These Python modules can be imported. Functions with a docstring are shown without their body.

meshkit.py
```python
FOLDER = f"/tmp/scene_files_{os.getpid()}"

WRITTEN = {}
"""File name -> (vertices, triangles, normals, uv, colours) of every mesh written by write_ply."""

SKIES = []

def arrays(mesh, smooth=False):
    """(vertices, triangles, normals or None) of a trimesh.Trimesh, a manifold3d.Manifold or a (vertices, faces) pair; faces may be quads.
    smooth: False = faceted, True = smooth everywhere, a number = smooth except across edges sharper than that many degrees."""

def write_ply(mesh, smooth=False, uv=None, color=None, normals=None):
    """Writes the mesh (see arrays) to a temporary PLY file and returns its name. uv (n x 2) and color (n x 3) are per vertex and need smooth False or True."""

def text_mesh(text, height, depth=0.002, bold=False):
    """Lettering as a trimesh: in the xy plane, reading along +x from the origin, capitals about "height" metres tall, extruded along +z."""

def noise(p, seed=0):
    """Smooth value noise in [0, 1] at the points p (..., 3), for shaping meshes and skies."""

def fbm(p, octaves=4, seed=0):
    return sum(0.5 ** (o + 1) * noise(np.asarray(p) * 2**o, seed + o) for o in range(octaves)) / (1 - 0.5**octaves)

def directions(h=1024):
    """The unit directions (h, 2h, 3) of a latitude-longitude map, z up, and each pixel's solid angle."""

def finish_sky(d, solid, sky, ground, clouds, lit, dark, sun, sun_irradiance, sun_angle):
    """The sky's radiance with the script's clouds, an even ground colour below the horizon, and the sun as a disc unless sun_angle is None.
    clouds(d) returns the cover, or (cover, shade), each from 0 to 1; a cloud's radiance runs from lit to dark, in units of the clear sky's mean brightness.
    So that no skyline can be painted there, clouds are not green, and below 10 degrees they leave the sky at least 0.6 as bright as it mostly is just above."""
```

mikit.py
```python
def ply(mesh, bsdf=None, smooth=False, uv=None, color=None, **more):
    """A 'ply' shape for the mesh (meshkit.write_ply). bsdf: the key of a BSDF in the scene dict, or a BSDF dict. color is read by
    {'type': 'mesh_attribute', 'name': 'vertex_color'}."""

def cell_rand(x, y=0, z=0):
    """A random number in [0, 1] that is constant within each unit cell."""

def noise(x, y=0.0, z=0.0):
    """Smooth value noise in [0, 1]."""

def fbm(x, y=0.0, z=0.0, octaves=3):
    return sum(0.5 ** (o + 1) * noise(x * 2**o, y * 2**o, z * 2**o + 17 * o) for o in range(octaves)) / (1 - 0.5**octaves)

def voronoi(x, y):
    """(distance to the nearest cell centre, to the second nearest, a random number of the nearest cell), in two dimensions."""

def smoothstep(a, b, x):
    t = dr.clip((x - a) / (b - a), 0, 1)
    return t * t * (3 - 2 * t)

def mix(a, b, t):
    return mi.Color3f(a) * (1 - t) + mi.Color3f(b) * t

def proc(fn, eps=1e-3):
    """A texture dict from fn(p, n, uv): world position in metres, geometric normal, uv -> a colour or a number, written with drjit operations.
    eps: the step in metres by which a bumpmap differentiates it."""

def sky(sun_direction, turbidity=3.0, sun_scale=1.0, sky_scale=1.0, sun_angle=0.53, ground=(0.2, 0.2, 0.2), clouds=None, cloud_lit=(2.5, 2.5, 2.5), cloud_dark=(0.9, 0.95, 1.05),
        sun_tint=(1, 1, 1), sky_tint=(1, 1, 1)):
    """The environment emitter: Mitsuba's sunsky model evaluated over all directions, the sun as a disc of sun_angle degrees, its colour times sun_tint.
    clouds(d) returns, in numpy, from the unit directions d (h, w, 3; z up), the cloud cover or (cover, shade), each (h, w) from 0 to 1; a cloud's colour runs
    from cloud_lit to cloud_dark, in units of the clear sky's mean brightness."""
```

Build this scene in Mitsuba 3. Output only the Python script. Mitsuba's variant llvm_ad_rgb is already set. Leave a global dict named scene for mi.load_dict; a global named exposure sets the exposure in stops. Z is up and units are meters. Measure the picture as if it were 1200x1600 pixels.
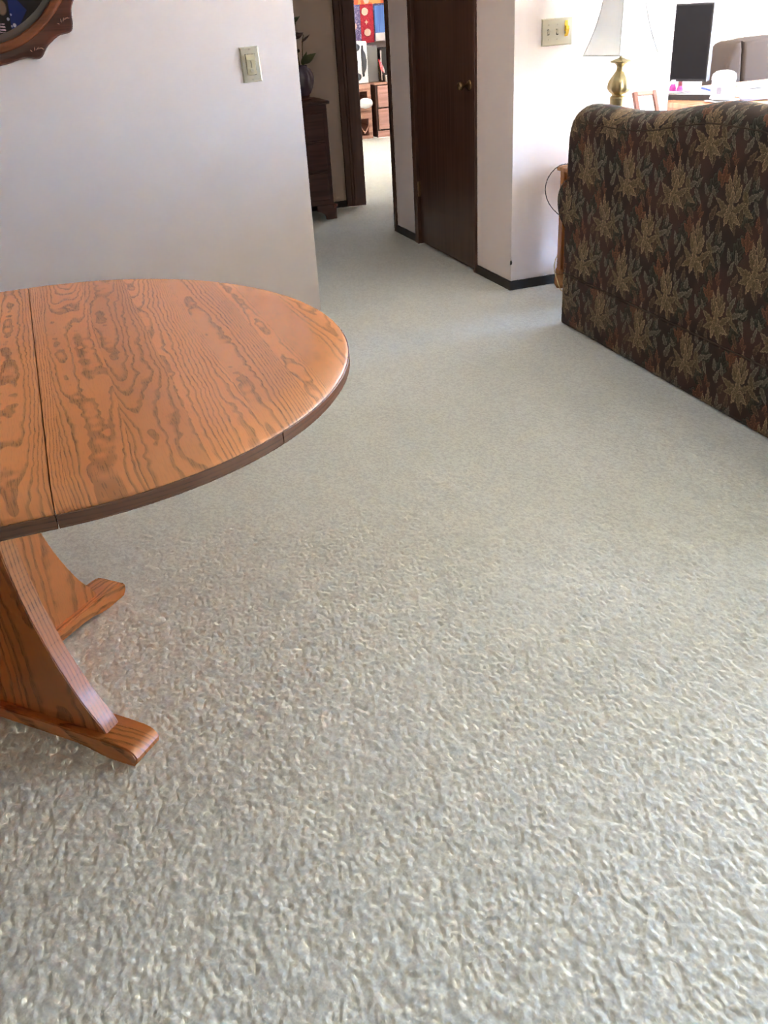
import math, random
import numpy as np, trimesh, mitsuba as mi, drjit as dr, mikit, meshkit
import manifold3d
from shapely.geometry import Polygon
from mikit import noise, fbm, smoothstep, mix, cell_rand
random.seed(7); rng = np.random.default_rng(7)
T = mi.ScalarTransform4f
scene, labels = {}, {}

# ------------------------------------------------------------------ camera, sky, sun, exposure
F_PX, YAW, PITCH, ROLL, EYE = 1400.0, 0.3300, 0.5171, 0.0633, 1.35      # for a 1200 x 1600 frame
_fwd = np.array([math.sin(YAW) * math.cos(PITCH), math.cos(YAW) * math.cos(PITCH), -math.sin(PITCH)])
_right = np.array([math.cos(YAW), -math.sin(YAW), 0.0]); _down = np.cross(_fwd, _right)
_up = -(-_right * math.sin(ROLL) + _down * math.cos(ROLL))
scene['camera'] = {'type': 'perspective', 'fov_axis': 'x', 'fov': math.degrees(2 * math.atan(600 / F_PX)), 'near_clip': 0.05, 'far_clip': 100.0,
                   'to_world': T().look_at(origin=[0, 0, EYE], target=[float(_fwd[0]), float(_fwd[1]), float(EYE + _fwd[2])], up=[float(c) for c in _up])}
SUN = (0.60, 0.15, 0.79)
scene['sky'] = mikit.sky(SUN, turbidity=3.0, sun_scale=60.0, sky_scale=50.0, sky_tint=(0.92, 1.0, 1.15), sun_tint=(1.0, 1.0, 0.98), ground=(0.40, 0.40, 0.40))
exposure = 1.82

# ------------------------------------------------------------------ helpers
def lin(r, g, b):
    f = lambda c: c / 255 / 12.92 if c / 255 < 0.04045 else ((c / 255 + 0.055) / 1.055) ** 2.4
    return [f(r), f(g), f(b)]
def bsdf(key, d, two=True):
    scene[key] = {'type': 'twosided', 'bsdf': d} if two else d
    return key
def tex(c): return {'type': 'rgb', 'value': list(c)} if isinstance(c, (list, tuple)) else c
def matte(key, c): return bsdf(key, {'type': 'diffuse', 'reflectance': tex(c)})
def satin(key, c, rough=0.35, spec=0.5, coat=0.0, coat_gloss=0.8, metallic=0.0):
    return bsdf(key, {'type': 'principled', 'base_color': tex(c), 'roughness': rough, 'specular': spec, 'metallic': metallic, 'clearcoat': coat, 'clearcoat_gloss': coat_gloss})
def box(x0, x1, y0, y1, z0, z1, c=0.0):
    if c <= 0:
        m = trimesh.creation.box(extents=[x1 - x0, y1 - y0, z1 - z0]); m.apply_translation([(x0 + x1) / 2, (y0 + y1) / 2, (z0 + z1) / 2]); return m
    p = []
    for x, sx in ((x0, 1), (x1, -1)):
        for y, sy in ((y0, 1), (y1, -1)):
            for z, sz in ((z0, 1), (z1, -1)):
                p += [(x, y + sy * c, z + sz * c), (x + sx * c, y, z + sz * c), (x + sx * c, y + sy * c, z)]
    return trimesh.convex.convex_hull(np.array(p))
def rbox(x0, x1, y0, y1, z0, z1, r, seg=12):
    s = manifold3d.Manifold.sphere(r, seg)
    parts = [s.translate([x, y, z]) for x in (x0 + r, x1 - r) for y in (y0 + r, y1 - r) for z in (z0 + r, z1 - r)]
    return tm(manifold3d.Manifold.batch_hull(parts))
def tm(man):
    m = man.to_mesh(); return trimesh.Trimesh(np.array(m.vert_properties[:, :3]), np.array(m.tri_verts), process=False)
def join(*ms): return trimesh.util.concatenate([m for m in ms])
def lathe(profile, n=40):
    return trimesh.creation.revolve(np.array(profile, float), sections=n)
def tube(points, r, n=8):
    p = np.asarray(points, float); t = np.gradient(p, axis=0); t /= np.linalg.norm(t, axis=1, keepdims=True)
    ref = np.array([0, 0, 1.0]) if abs(t[0][2]) < .9 else np.array([1.0, 0, 0])
    rad = np.broadcast_to(r, (len(p),)); vs, u = [], None
    for i in range(len(p)):
        u = np.cross(t[i], ref) if u is None else u - t[i] * (u @ t[i]); u /= np.linalg.norm(u); v = np.cross(t[i], u)
        a = np.arange(n) * 2 * np.pi / n
        vs.append(p[i] + rad[i] * (np.cos(a)[:, None] * u + np.sin(a)[:, None] * v))
    vs = np.vstack(vs + [p[:1], p[-1:]]); f = []
    for i in range(len(p) - 1):
        for j in range(n):
            a, b = i * n + j, i * n + (j + 1) % n; c, d = a + n, b + n
            f += [[a, b, d], [a, d, c]]
    k = len(p) * n
    for j in range(n):
        f += [[k, (j + 1) % n, j], [k + 1, k - n + j, k - n + (j + 1) % n]]
    m = trimesh.Trimesh(vs, f, process=False); m.fix_normals(); return m
def spline(pts, n=40):
    from scipy.interpolate import CubicSpline
    pts = np.asarray(pts, float); t = np.concatenate([[0], np.cumsum(np.linalg.norm(np.diff(pts, axis=0), axis=1))])
    return CubicSpline(t, pts)(np.linspace(0, t[-1], n))
def move(m, dx=0, dy=0, dz=0, rz=0, rx=0, ry=0):
    m = m.copy()
    for ang, ax in ((rx, [1, 0, 0]), (ry, [0, 1, 0]), (rz, [0, 0, 1])):
        if ang: m.apply_transform(trimesh.transformations.rotation_matrix(math.radians(ang), ax))
    m.apply_translation([dx, dy, dz]); return m
def extrude(poly, h):
    m = trimesh.creation.extrude_polygon(Polygon(poly) if not isinstance(poly, Polygon) else poly, h, engine="earcut"); m.merge_vertices(); return trimesh.Trimesh(np.array(m.vertices), np.array(m.faces), process=False)
def frame_map(m, o, ex, ey, ez):
    """mesh coordinates (x, y, z) -> o + x ex + y ey + z ez"""
    m = m.copy(); A = np.eye(4); A[:3, 0], A[:3, 1], A[:3, 2], A[:3, 3] = ex, ey, ez, o
    m.apply_transform(A)
    if np.linalg.det(A[:3, :3]) < 0: m.invert()
    return m
def numbered(key):
    if key not in scene and key not in labels and not any(k.startswith(key + '__') for k in scene): return key
    i = 1
    while True:
        k = f'{key}_{i:03d}'
        if k not in scene and k not in labels and not any(q.startswith(k + '__') for q in scene): return k
        i += 1
def crease(m, angle):
    """splits the vertices along edges sharper than the angle, so that smooth normals stop there"""
    from scipy.sparse import coo_matrix
    from scipy.sparse.csgraph import connected_components
    v, inv = np.unique(np.round(np.asarray(m.vertices), 7), axis=0, return_inverse=True); f = inv.reshape(-1)[np.asarray(m.faces)]
    cr = np.cross(v[f[:, 1]] - v[f[:, 0]], v[f[:, 2]] - v[f[:, 0]]); ln = np.linalg.norm(cr, axis=1); ok = ln > 1e-14; f, nr = f[ok], cr[ok] / ln[ok, None]
    e = np.vstack([f[:, [0, 1]], f[:, [1, 2]], f[:, [2, 0]]]); nf = len(f); fi = np.tile(np.arange(nf), 3)
    ca = np.concatenate([np.arange(nf) * 3, np.arange(nf) * 3 + 1, np.arange(nf) * 3 + 2]); cb = np.concatenate([np.arange(nf) * 3 + 1, np.arange(nf) * 3 + 2, np.arange(nf) * 3])
    sw = e[:, 0] > e[:, 1]; e[sw] = e[sw][:, ::-1]; ca2, cb2 = np.where(sw, cb, ca), np.where(sw, ca, cb)
    o = np.lexsort((e[:, 1], e[:, 0])); e, fi, ca2, cb2 = e[o], fi[o], ca2[o], cb2[o]
    same = np.all(e[1:] == e[:-1], axis=1) & (np.sum(nr[fi[1:]] * nr[fi[:-1]], axis=1) > math.cos(math.radians(angle)))
    k = np.nonzero(same)[0]; a = np.concatenate([ca2[k], cb2[k]]); b = np.concatenate([ca2[k + 1], cb2[k + 1]])
    n, lab = connected_components(coo_matrix((np.ones(len(a)), (a, b)), shape=(3 * nf, 3 * nf)), directed=False)
    vv = np.zeros((n, 3)); vv[lab] = v[f.reshape(-1)]
    return trimesh.Trimesh(vv, lab.reshape(-1, 3), process=False)
def shape(mesh, mat, smooth, **kw):
    if smooth is not True and smooth: mesh, smooth = crease(mesh, smooth), True
    return mikit.ply(mesh, mat, smooth=smooth, **kw)
def add(name, mesh, mat, parent=None, smooth=False, label=None, **kw):
    key = numbered((parent + '__' if parent else '') + name)
    scene[key] = shape(mesh, mat, smooth, **kw)
    if label: labels[key] = {'label': label}
    return key
def thing(name, label, cat, group=None):
    key = numbered(name); labels[key] = {'label': label, 'category': cat}
    if group: labels[key]['group'] = group
    return key
def single(name, mesh, mat, label, cat, smooth=False, group=None, **kw):
    key = numbered(name); scene[key] = shape(mesh, mat, smooth, **kw); labels[key] = {'label': label, 'category': cat}
    if group: labels[key]['group'] = group
    return key
def struct(name, mesh, mat, label, smooth=False):
    scene[name] = shape(mesh, mat, smooth); labels[name] = {'label': label, 'kind': 'structure'}
    return name

# ------------------------------------------------------------------ materials
def wall_fn(p, n, uv): return mix((0.865, 0.782, 0.735), (0.835, 0.752, 0.705), fbm(p.x * 1.7, p.y * 1.7, p.z * 1.7, 3))
matte('mat_wall', mikit.proc(wall_fn))
matte('mat_wall_hall_shade', lin(178, 162, 146))  # hallway gloom mixed into a darker copy of the wall paint
matte('mat_ceiling', lin(236, 232, 226))
def carpet_fn(p, n, uv):
    big = fbm(p.x * 1.3 + 3, p.y * 1.1, 0.5, 3); mid = fbm(p.x * 9, p.y * 5, 2.5, 2); fine = smoothstep(0.2, 0.75, noise(p.x * 165 + p.y * 30, p.y * 125, 1.0)); tuft = noise(p.x * 400, p.y * 340, 3.0)
    c = mix((0.618, 0.645, 0.575), (0.668, 0.70, 0.645), smoothstep(0.3, 0.7, big))
    return c * (0.82 + 0.08 * mid + 0.12 * fine + 0.16 * tuft)
def carpet_h(p, n, uv): return 0.0014 * fbm(p.x * 95, p.y * 68, 4.0, 2)
bsdf('mat_carpet', {'type': 'bumpmap', 'arbitrary': mikit.proc(carpet_h, eps=6e-4), 'scale': 1.0, 'bsdf': {'type': 'diffuse', 'reflectance': mikit.proc(carpet_fn)}})

def oak_fn(light, dark, along, across, depth, board=0.105, seed=0.0, freq=9.5, dk=0.0):
    """flat-sawn oak: growth lines are the contours of a slow field, bunched board by board, with pores along the grain"""
    def fn(p, n, uv):
        a, c, d = along(p), across(p), depth(p)
        cc = c + (0.35 * d if dk == 0 else 0.0)
        b = dr.floor(cc / board + seed); r1 = cell_rand(b, 5.0 + seed); r2 = cell_rand(b, 9.0 + seed); r3 = cell_rand(b, 13.0 + seed)
        x = cc / board + seed - b - 0.5
        wob = noise(a * 16, cc * 22, b * 7.3) - 0.5
        w = 0.9 * (x + (r1 - 0.5) * 0.7)
        h = 0.45 * w + 0.95 * noise(a * 1.35 + r1 * 40, w * 1.5 + r2 * 9, b) + 1.5 * w * w + 0.35 * w * (r3 - 0.5) + 0.09 * (noise(a * 6.5, w * 4 + 3, b) - 0.5) + 0.05 * wob + 0.03 * noise(a * 55, cc * 60, b)
        t = h * freq * (0.9 + 0.5 * r2) + dk * d
        fr = t - dr.floor(t)
        line = smoothstep(0.50, 0.84, fr) * (1 - smoothstep(0.92, 1.0, fr))
        pore = smoothstep(0.55, 0.8, noise(a * 60, cc * 900, 3.0))
        k = line * (0.55 + 0.45 * pore) * (0.75 + 0.25 * noise(a * 4, cc * 30, 8.0))
        tone = 0.90 + 0.20 * r3 + 0.10 * (noise(a * 3, cc * 14, 6.0) - 0.5)
        return mix(light, dark, 0.92 * k) * tone * (0.97 - 0.06 * pore)
    return fn
OAK_SHADE_L, OAK_SHADE_D = (0.095, 0.032, 0.012), (0.045, 0.014, 0.006)  # shade on the table's vertical rim, painted in as darker oak
OAK_L, OAK_D = (0.56, 0.205, 0.055), (0.160, 0.050, 0.014)
def oak(key, *a, tone=None, **k):
    return bsdf(key, {'type': 'principled', 'base_color': mikit.proc(oak_fn(*(tone or (OAK_L, OAK_D)), *a, **k)), 'roughness': 0.34, 'specular': 0.5, 'clearcoat': 0.45, 'clearcoat_gloss': 0.86})
oak('mat_oak_top', lambda p: p.y, lambda p: p.x, lambda p: p.z)
S2 = 2 ** -0.5
oak('mat_oak_edge_shade', lambda p: p.x - 0.6 * p.y, lambda p: p.z, lambda p: p.z * 0, tone=(OAK_SHADE_L, OAK_SHADE_D), board=0.09, freq=6.0)
oak('mat_oak_near', lambda p: p.z, lambda p: (p.x - p.y) * S2, lambda p: (p.x + p.y) * S2, board=0.22, seed=3.3, freq=6.0, dk=110.0)
oak('mat_oak_far', lambda p: p.z, lambda p: (p.x + p.y) * S2, lambda p: (p.x - p.y) * S2, board=0.22, seed=5.2, freq=6.0, dk=110.0)
oak('mat_oak_foot', lambda p: (p.x - p.y) * S2, lambda p: (p.x + p.y) * S2, lambda p: p.z, board=0.09, seed=1.2, freq=7.0)
oak('mat_oak_foot_far', lambda p: (p.x + p.y) * S2, lambda p: (p.x - p.y) * S2, lambda p: p.z, board=0.09, seed=2.2, freq=7.0)
oak('mat_oak_plain', lambda p: p.z, lambda p: p.x, lambda p: p.y, board=0.09, seed=4.4, freq=6.0)
def wood(key, light, dark, along, across, rough=0.4, coat=0.3, spec=0.5):
    def fn(p, n, uv):
        a, c = along(p), across(p)
        return mix(light, dark, smoothstep(0.3, 0.75, fbm(c * 70, a * 2.5, 1.7, 3)))
    return satin(key, mikit.proc(fn), rough, spec, coat)
wood('mat_wall_dim', lin(64, 46, 34), lin(48, 34, 26), lambda p: p.z, lambda p: p.x + p.y, 0.5, 0.0, 0.3)  # for unseen dining walls, made dark so less light bounces back
wood('mat_door', lin(58, 38, 30), lin(50, 32, 25), lambda p: p.z, lambda p: p.y, 0.36, 0.0, 0.4)
wood('mat_casing', lin(62, 40, 30), lin(52, 32, 24), lambda p: p.z, lambda p: p.x + p.y, 0.45, 0.15, 0.4)
wood('mat_chest', lin(58, 30, 28), lin(36, 18, 17), lambda p: p.x, lambda p: p.z, 0.35, 0.3)
wood('mat_endtable', lin(150, 98, 52), lin(112, 68, 34), lambda p: p.z, lambda p: p.x + p.y, 0.4, 0.3)
wood('mat_desk', lin(190, 134, 100), lin(165, 110, 78), lambda p: p.x, lambda p: p.y, 0.4, 0.2)
wood('mat_cherry', lin(150, 96, 82), lin(120, 72, 60), lambda p: p.z, lambda p: p.x, 0.4, 0.3)
wood('mat_crate', lin(188, 148, 128), lin(150, 110, 90), lambda p: p.x, lambda p: p.z, 0.6, 0.0)
wood('mat_carved', lin(70, 33, 21), lin(44, 20, 13), lambda p: p.x, lambda p: p.z, 0.32, 0.5)
wood('mat_carved_inner', lin(100, 54, 30), lin(74, 38, 20), lambda p: p.x, lambda p: p.z, 0.32, 0.5)
satin('mat_baseboard', (0.012, 0.011, 0.010), 0.5, 0.3)
satin('mat_ivory', lin(196, 188, 164), 0.35, 0.4)
satin('mat_ivory_warm', lin(200, 190, 155), 0.35, 0.4)
satin('mat_yellow', lin(236, 196, 60), 0.4, 0.4)
satin('mat_slot', (0.03, 0.025, 0.02), 0.6, 0.2)
satin('mat_brass', lin(176, 158, 116), 0.40, 0.5, metallic=1.0)
satin('mat_nickel', lin(118, 98, 72), 0.42, 0.5, metallic=1.0)
satin('mat_screw', lin(170, 160, 140), 0.4, 0.5, metallic=0.6)
scene['mat_shade'] = {'type': 'principledthin', 'base_color': tex(lin(246, 247, 246)), 'roughness': 0.8, 'diff_trans': 1.0, 'eta': 1.3}
matte('mat_shade_rib', lin(205, 203, 198))
satin('mat_black', (0.012, 0.012, 0.013), 0.45, 0.4)
satin('mat_screen', (0.008, 0.008, 0.009), 0.3, 0.08)
satin('mat_monitor_side', (0.022, 0.028, 0.045), 0.5, 0.2)
satin('mat_white_plastic', lin(236, 236, 234), 0.35, 0.4)
matte('mat_paper', lin(240, 240, 238)); matte('mat_paper_grey', lin(150, 152, 165)); matte('mat_paper_blue', lin(90, 110, 180))
satin('mat_magenta', lin(170, 50, 130), 0.4); satin('mat_darkred', lin(110, 35, 45), 0.4)
matte('mat_recliner', lin(66, 61, 58)); matte('mat_recliner_seam', lin(50, 45, 42))
satin('mat_cord_dark', lin(40, 34, 32), 0.5); satin('mat_cord_tan', lin(188, 168, 110), 0.5)
satin('mat_vase', lin(56, 46, 64), 0.16, 0.6, coat=0.8, coat_gloss=0.95)
satin('mat_leaf', lin(64, 72, 44), 0.5, 0.3); satin('mat_leaf_dark', lin(56, 38, 36), 0.5, 0.3); matte('mat_stem', lin(70, 58, 36))

# the sofa's leaf tapestry, printed flat on the cloth in metres of cloth (uv)
LEAVES = []                                              # centre x, y, angle, half length, half width, colour
TAN, OLV, RUST, GRN, GRY, BRN = (0.190, 0.138, 0.088), (0.130, 0.098, 0.062), (0.120, 0.050, 0.032), (0.028, 0.034, 0.029), (0.115, 0.104, 0.085), (0.084, 0.056, 0.039)
def _leaf(x, y, a, l, w, c): LEAVES.append((x, y, math.radians(a), l, w, c))
for x, y, a, l, w in ((-.085, .050, 80, .045, .034), (.10, -.045, 60, .045, .030), (.115, .050, 110, .042, .030)): _leaf(x, y, a, l, w, GRN)
for x, y, a, l, w in ((.070, .050, 62, .034, .013), (.098, .022, 35, .030, .012), (.052, .082, 100, .026, .011), (.118, .070, 80, .024, .011), (-.105, -.015, 68, .032, .013), (-.128, .022, 112, .026, .012), (.128, -.012, -62, .030, .012), (.135, .040, 50, .026, .010), (-.085, .020, 120, .022, .010)): _leaf(x, y, a, l, w, GRY)
for x, y, a, l, w in ((.072, .000, -65, .036, .016), (.060, -.042, -95, .036, .015), (.090, -.022, -30, .030, .013), (-.082, -.055, 60, .032, .014), (.104, -.072, -50, .028, .013), (-.050, -.090, 85, .028, .013), (.030, -.082, -80, .028, .012)): _leaf(x, y, a, l, w, BRN if y < -.03 else OLV)
for x, y, a, l, w in ((-.052, .088, 95, .022, .014), (-.034, .070, 58, .018, .012), (-.072, .068, 132, .018, .012), (-.050, .052, -85, .020, .011), (.140, -.052, 85, .020, .012), (.155, -.070, 50, .016, .010)): _leaf(x, y, a, l, w, RUST)
for x, y, a, l, w in ((-.046, -.018, 150, .036, .017), (.044, -.014, 34, .036, .016), (-.040, -.048, 205, .032, .016), (.034, -.050, -28, .032, .016), (-.012, -.052, 252, .036, .017), (.014, -.066, -72, .030, .014), (-.022, .024, 116, .032, .015), (.028, .026, 66, .032, .015), (-.018, .052, 106, .028, .012), (.020, .056, 76, .028, .012), (.0, .008, 92, .040, .016), (.003, .078, 91, .032, .012)): _leaf(x, y, a, l, w, TAN if (x * 1000) % 3 < 1.7 else OLV)
def cloth_fn(p, n, uv):
    A, B, SH = 0.305, 0.190, 0.1525
    u0, v0 = uv.x - 0.163, uv.y - 0.735
    wv = 0.004 * (noise(uv.x * 60, uv.y * 60, 2.0) - 0.5)
    u0 = u0 + wv + 0.022 * (noise(uv.x * 13, uv.y * 13, 7.0) - 0.5); v0 = v0 - wv + 0.022 * (noise(uv.x * 13, uv.y * 13, 9.0) - 0.5)
    dark = fbm(uv.x * 12, uv.y * 12, 4.0, 2)
    col = mix((0.022, 0.015, 0.016), (0.040, 0.021, 0.021), smoothstep(0.35, 0.65, dark))
    for x, y, a, l, w, c in LEAVES:
        row = dr.floor((v0 - y) / B + 0.5)
        dv = v0 - y - row * B
        du = u0 - x - row * SH; du = du - A * dr.floor(du / A + 0.5)
        ca, sa = math.cos(a), math.sin(a)
        s = (du * ca + dv * sa) / l; t = (-du * sa + dv * ca) / w
        at = dr.abs(t)
        prof = dr.sqrt(dr.maximum(1 - s * s, 0)) * (0.88 - 0.40 * s) * (1 + 0.16 * dr.sin(11 * (s - 0.5 * at)))
        gap = prof - at
        inside = smoothstep(0.0, 0.10, gap)
        rib = smoothstep(0.0, 0.12, at)                                         # pale outline, darker flesh with side veins, dark midrib
        vein = 0.50 + 0.30 * dr.sin(19 * (s - 0.8 * at)) * rib + 0.22 * rib + 0.5 * s * 0.3
        rim = smoothstep(0.10, 0.22, gap) * (1 - smoothstep(0.24, 0.46, gap))
        val = (vein + 0.85 * rim) * (0.25 + 0.75 * smoothstep(0.06, 0.20, gap))
        col = mix(col, mi.Color3f(c) * dr.maximum(val, 0.1), inside)
    weave = 0.86 + 0.28 * noise(uv.x * 1400, uv.y * 700, 1.0)
    return col * weave * 0.88
bsdf('mat_sofa', {'type': 'principled', 'base_color': mikit.proc(cloth_fn), 'roughness': 0.85, 'specular': 0.25, 'sheen': 0.25})
satin('mat_sofa_welt', (0.045, 0.034, 0.028), 0.8, 0.2)

# ------------------------------------------------------------------ floor and ceiling
def carpet_mesh():
    def axis(lo, a, b, hi, fine, coarse):
        return np.unique(np.concatenate([np.arange(lo, a, coarse), np.arange(a, b, fine), np.arange(b, hi + 1e-9, coarse), [hi]]).round(5))
    xs = axis(-3.0, -0.65, 2.0, 7.0, 0.0027, 0.10); ys = axis(-3.5, 0.42, 3.1, 11.4, 0.0027, 0.10)
    X, Y = np.meshgrid(xs, ys, indexing='ij')
    from scipy.ndimage import gaussian_filter
    def field(sx, sy):                                       # nubs of random height, a little longer along the room
        g = gaussian_filter(rng.standard_normal(X.shape), (sx, sy)); return g / g.std()
    h = 0.8 * field(1.0, 1.4) + 0.6 * field(2.0, 2.8)
    h = np.where(h > 0, 0.75 * h, h)                         # flat crowns, deeper pits
    fade = np.clip((X + 0.65) / 0.1, 0, 1) * np.clip((2.0 - X) / 0.15, 0, 1) * np.clip((Y - 0.42) / 0.1, 0, 1) * np.clip((3.1 - Y) / 1.3, 0, 1)
    Z = fade * (h - 0.4) * 0.00132
    v = np.stack([X, Y, Z], -1).reshape(-1, 3); nx, ny = len(xs), len(ys)
    i, j = np.meshgrid(np.arange(nx - 1), np.arange(ny - 1), indexing='ij'); a = (i * ny + j).ravel(); b = a + ny
    f = np.concatenate([np.stack([a, b, b + 1], 1), np.stack([a, b + 1, a + 1], 1)])
    return trimesh.Trimesh(v, f, process=False)
struct('floor', carpet_mesh(), 'mat_carpet', 'cream wall-to-wall carpet with a nubbly pile', smooth=True)
struct('ceiling', box(-3.0, 7.0, -3.5, 11.4, 2.44, 2.56), 'mat_ceiling', 'white ceiling above the rooms')

# ------------------------------------------------------------------ walls
XH, YL, YW, XE = 2.2, 4.15, 3.5, 0.98
HC = 2.44
struct('wall_left', box(-3.0, XE, YW, YW + 0.12, 0, HC), 'mat_wall', 'pinkish white wall behind the table, with the oval frame and the dimmer switch')
struct('wall_hall_left', box(XE - 0.12, XE, YW + 0.12, 6.8, 0, HC), 'mat_wall_hall_shade', 'left side wall of the hallway')
struct('wall_hall_end', join(box(XE - 0.12, 2.19, 6.8, 6.92, 0, HC), box(2.19, 3.12, 6.8, 6.92, 2.07, HC), box(3.12, 3.3, 6.8, 6.92, 0, HC)), 'mat_wall_hall_shade', 'shaded end wall of the hallway behind the dark chest')
struct('wall_hall_right', join(box(XH, XH + 0.1, YL + 0.1, 4.545, 0, HC), box(XH, XH + 0.1, 4.545, 5.395, 2.07, HC), box(XH, XH + 0.1, 5.395, 5.78, 0, HC)), 'mat_wall', 'right side wall of the hallway around the dark door')
struct('wall_added_hall_header', box(XE, XH + .1, YW, YW + 0.12, 2.06, HC), 'mat_wall', 'unseen header added above the hallway opening to dim the hall')  # out of view, added to keep light out of the hallway
struct('wall_living', box(XH, 3.075, YL, YL + 0.1, 0, HC), 'mat_wall', 'white wall with the triple switch plate behind the lamp')
struct('wall_closet_side', box(2.975, 3.075, YL + 0.1, 5.78, 0, HC), 'mat_wall', 'side wall of the closet block')
struct('wall_closet_back', box(XH + 0.1, 2.975, 5.68, 5.78, 0, HC), 'mat_wall', 'back wall of the closet block')
struct('wall_alcove_back', box(3.3, 6.1, 6.8, 6.92, 0, HC), 'mat_wall', 'bright white wall behind the monitor and the recliner')
struct('wall_alcove_left', box(3.2, 3.3, 5.78, 6.8, 0, HC), 'mat_wall', 'wall between the hallway and the bright alcove')
struct('wall_back', box(-3.0, 5.87, -3.5, -3.38, 0, HC), 'mat_wall_dim', 'wall behind the dining area')
struct('wall_far_left', box(-3.0, -2.88, -3.38, YW, 0, HC), 'mat_wall_dim', 'left wall of the dining area')
WX = 5.75
def window_wall(y0, y1, openings, x0, x1):
    parts, y = [], y0
    for a, b, zs, zt in openings:
        parts.append(box(x0, x1, y, a, 0, HC)); y = b
        if zs > 0: parts.append(box(x0, x1, a, b, 0, zs))
        parts.append(box(x0, x1, a, b, zt, HC))
    parts.append(box(x0, x1, y, y1, 0, HC)); return join(*parts)
LX_, WINDOWS, AW = 4.6, [(0.15, 0.95, 0.85, 1.95), (1.35, 2.95, 0.0, 2.3), (3.35, 3.95, 0.0, 1.3)], [(4.8, 6.4, 0.45, 2.25)]
struct('wall_right', window_wall(-3.38, 4.36, WINDOWS, LX_, LX_ + 0.12), 'mat_wall', 'outer wall of the living room with its windows')
struct('wall_alcove_right', window_wall(4.36, 6.8, AW, WX, WX + 0.12), 'mat_wall', 'outer wall of the desk alcove with its window')
struct('wall_jog', box(LX_ + .12, WX, 4.24, 4.36, 0, HC), 'mat_wall', 'short outer wall between the living room and the desk alcove')
FW = [(8.1, 9.5, 1.0, 2.15)]
struct('wall_bedroom_right', window_wall(6.92, 10.9, FW, 4.45, 4.57), 'mat_wall', 'outer wall of the bright back room')
struct('wall_bedroom_back', box(0.9, 4.45, 10.9, 11.0, 0, HC), 'mat_wall', 'back wall of the bright room behind the quilt')
struct('wall_bedroom_left', box(0.86, 0.98, 6.92, 10.9, 0, HC), 'mat_wall', 'left wall of the bright back room')
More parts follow.
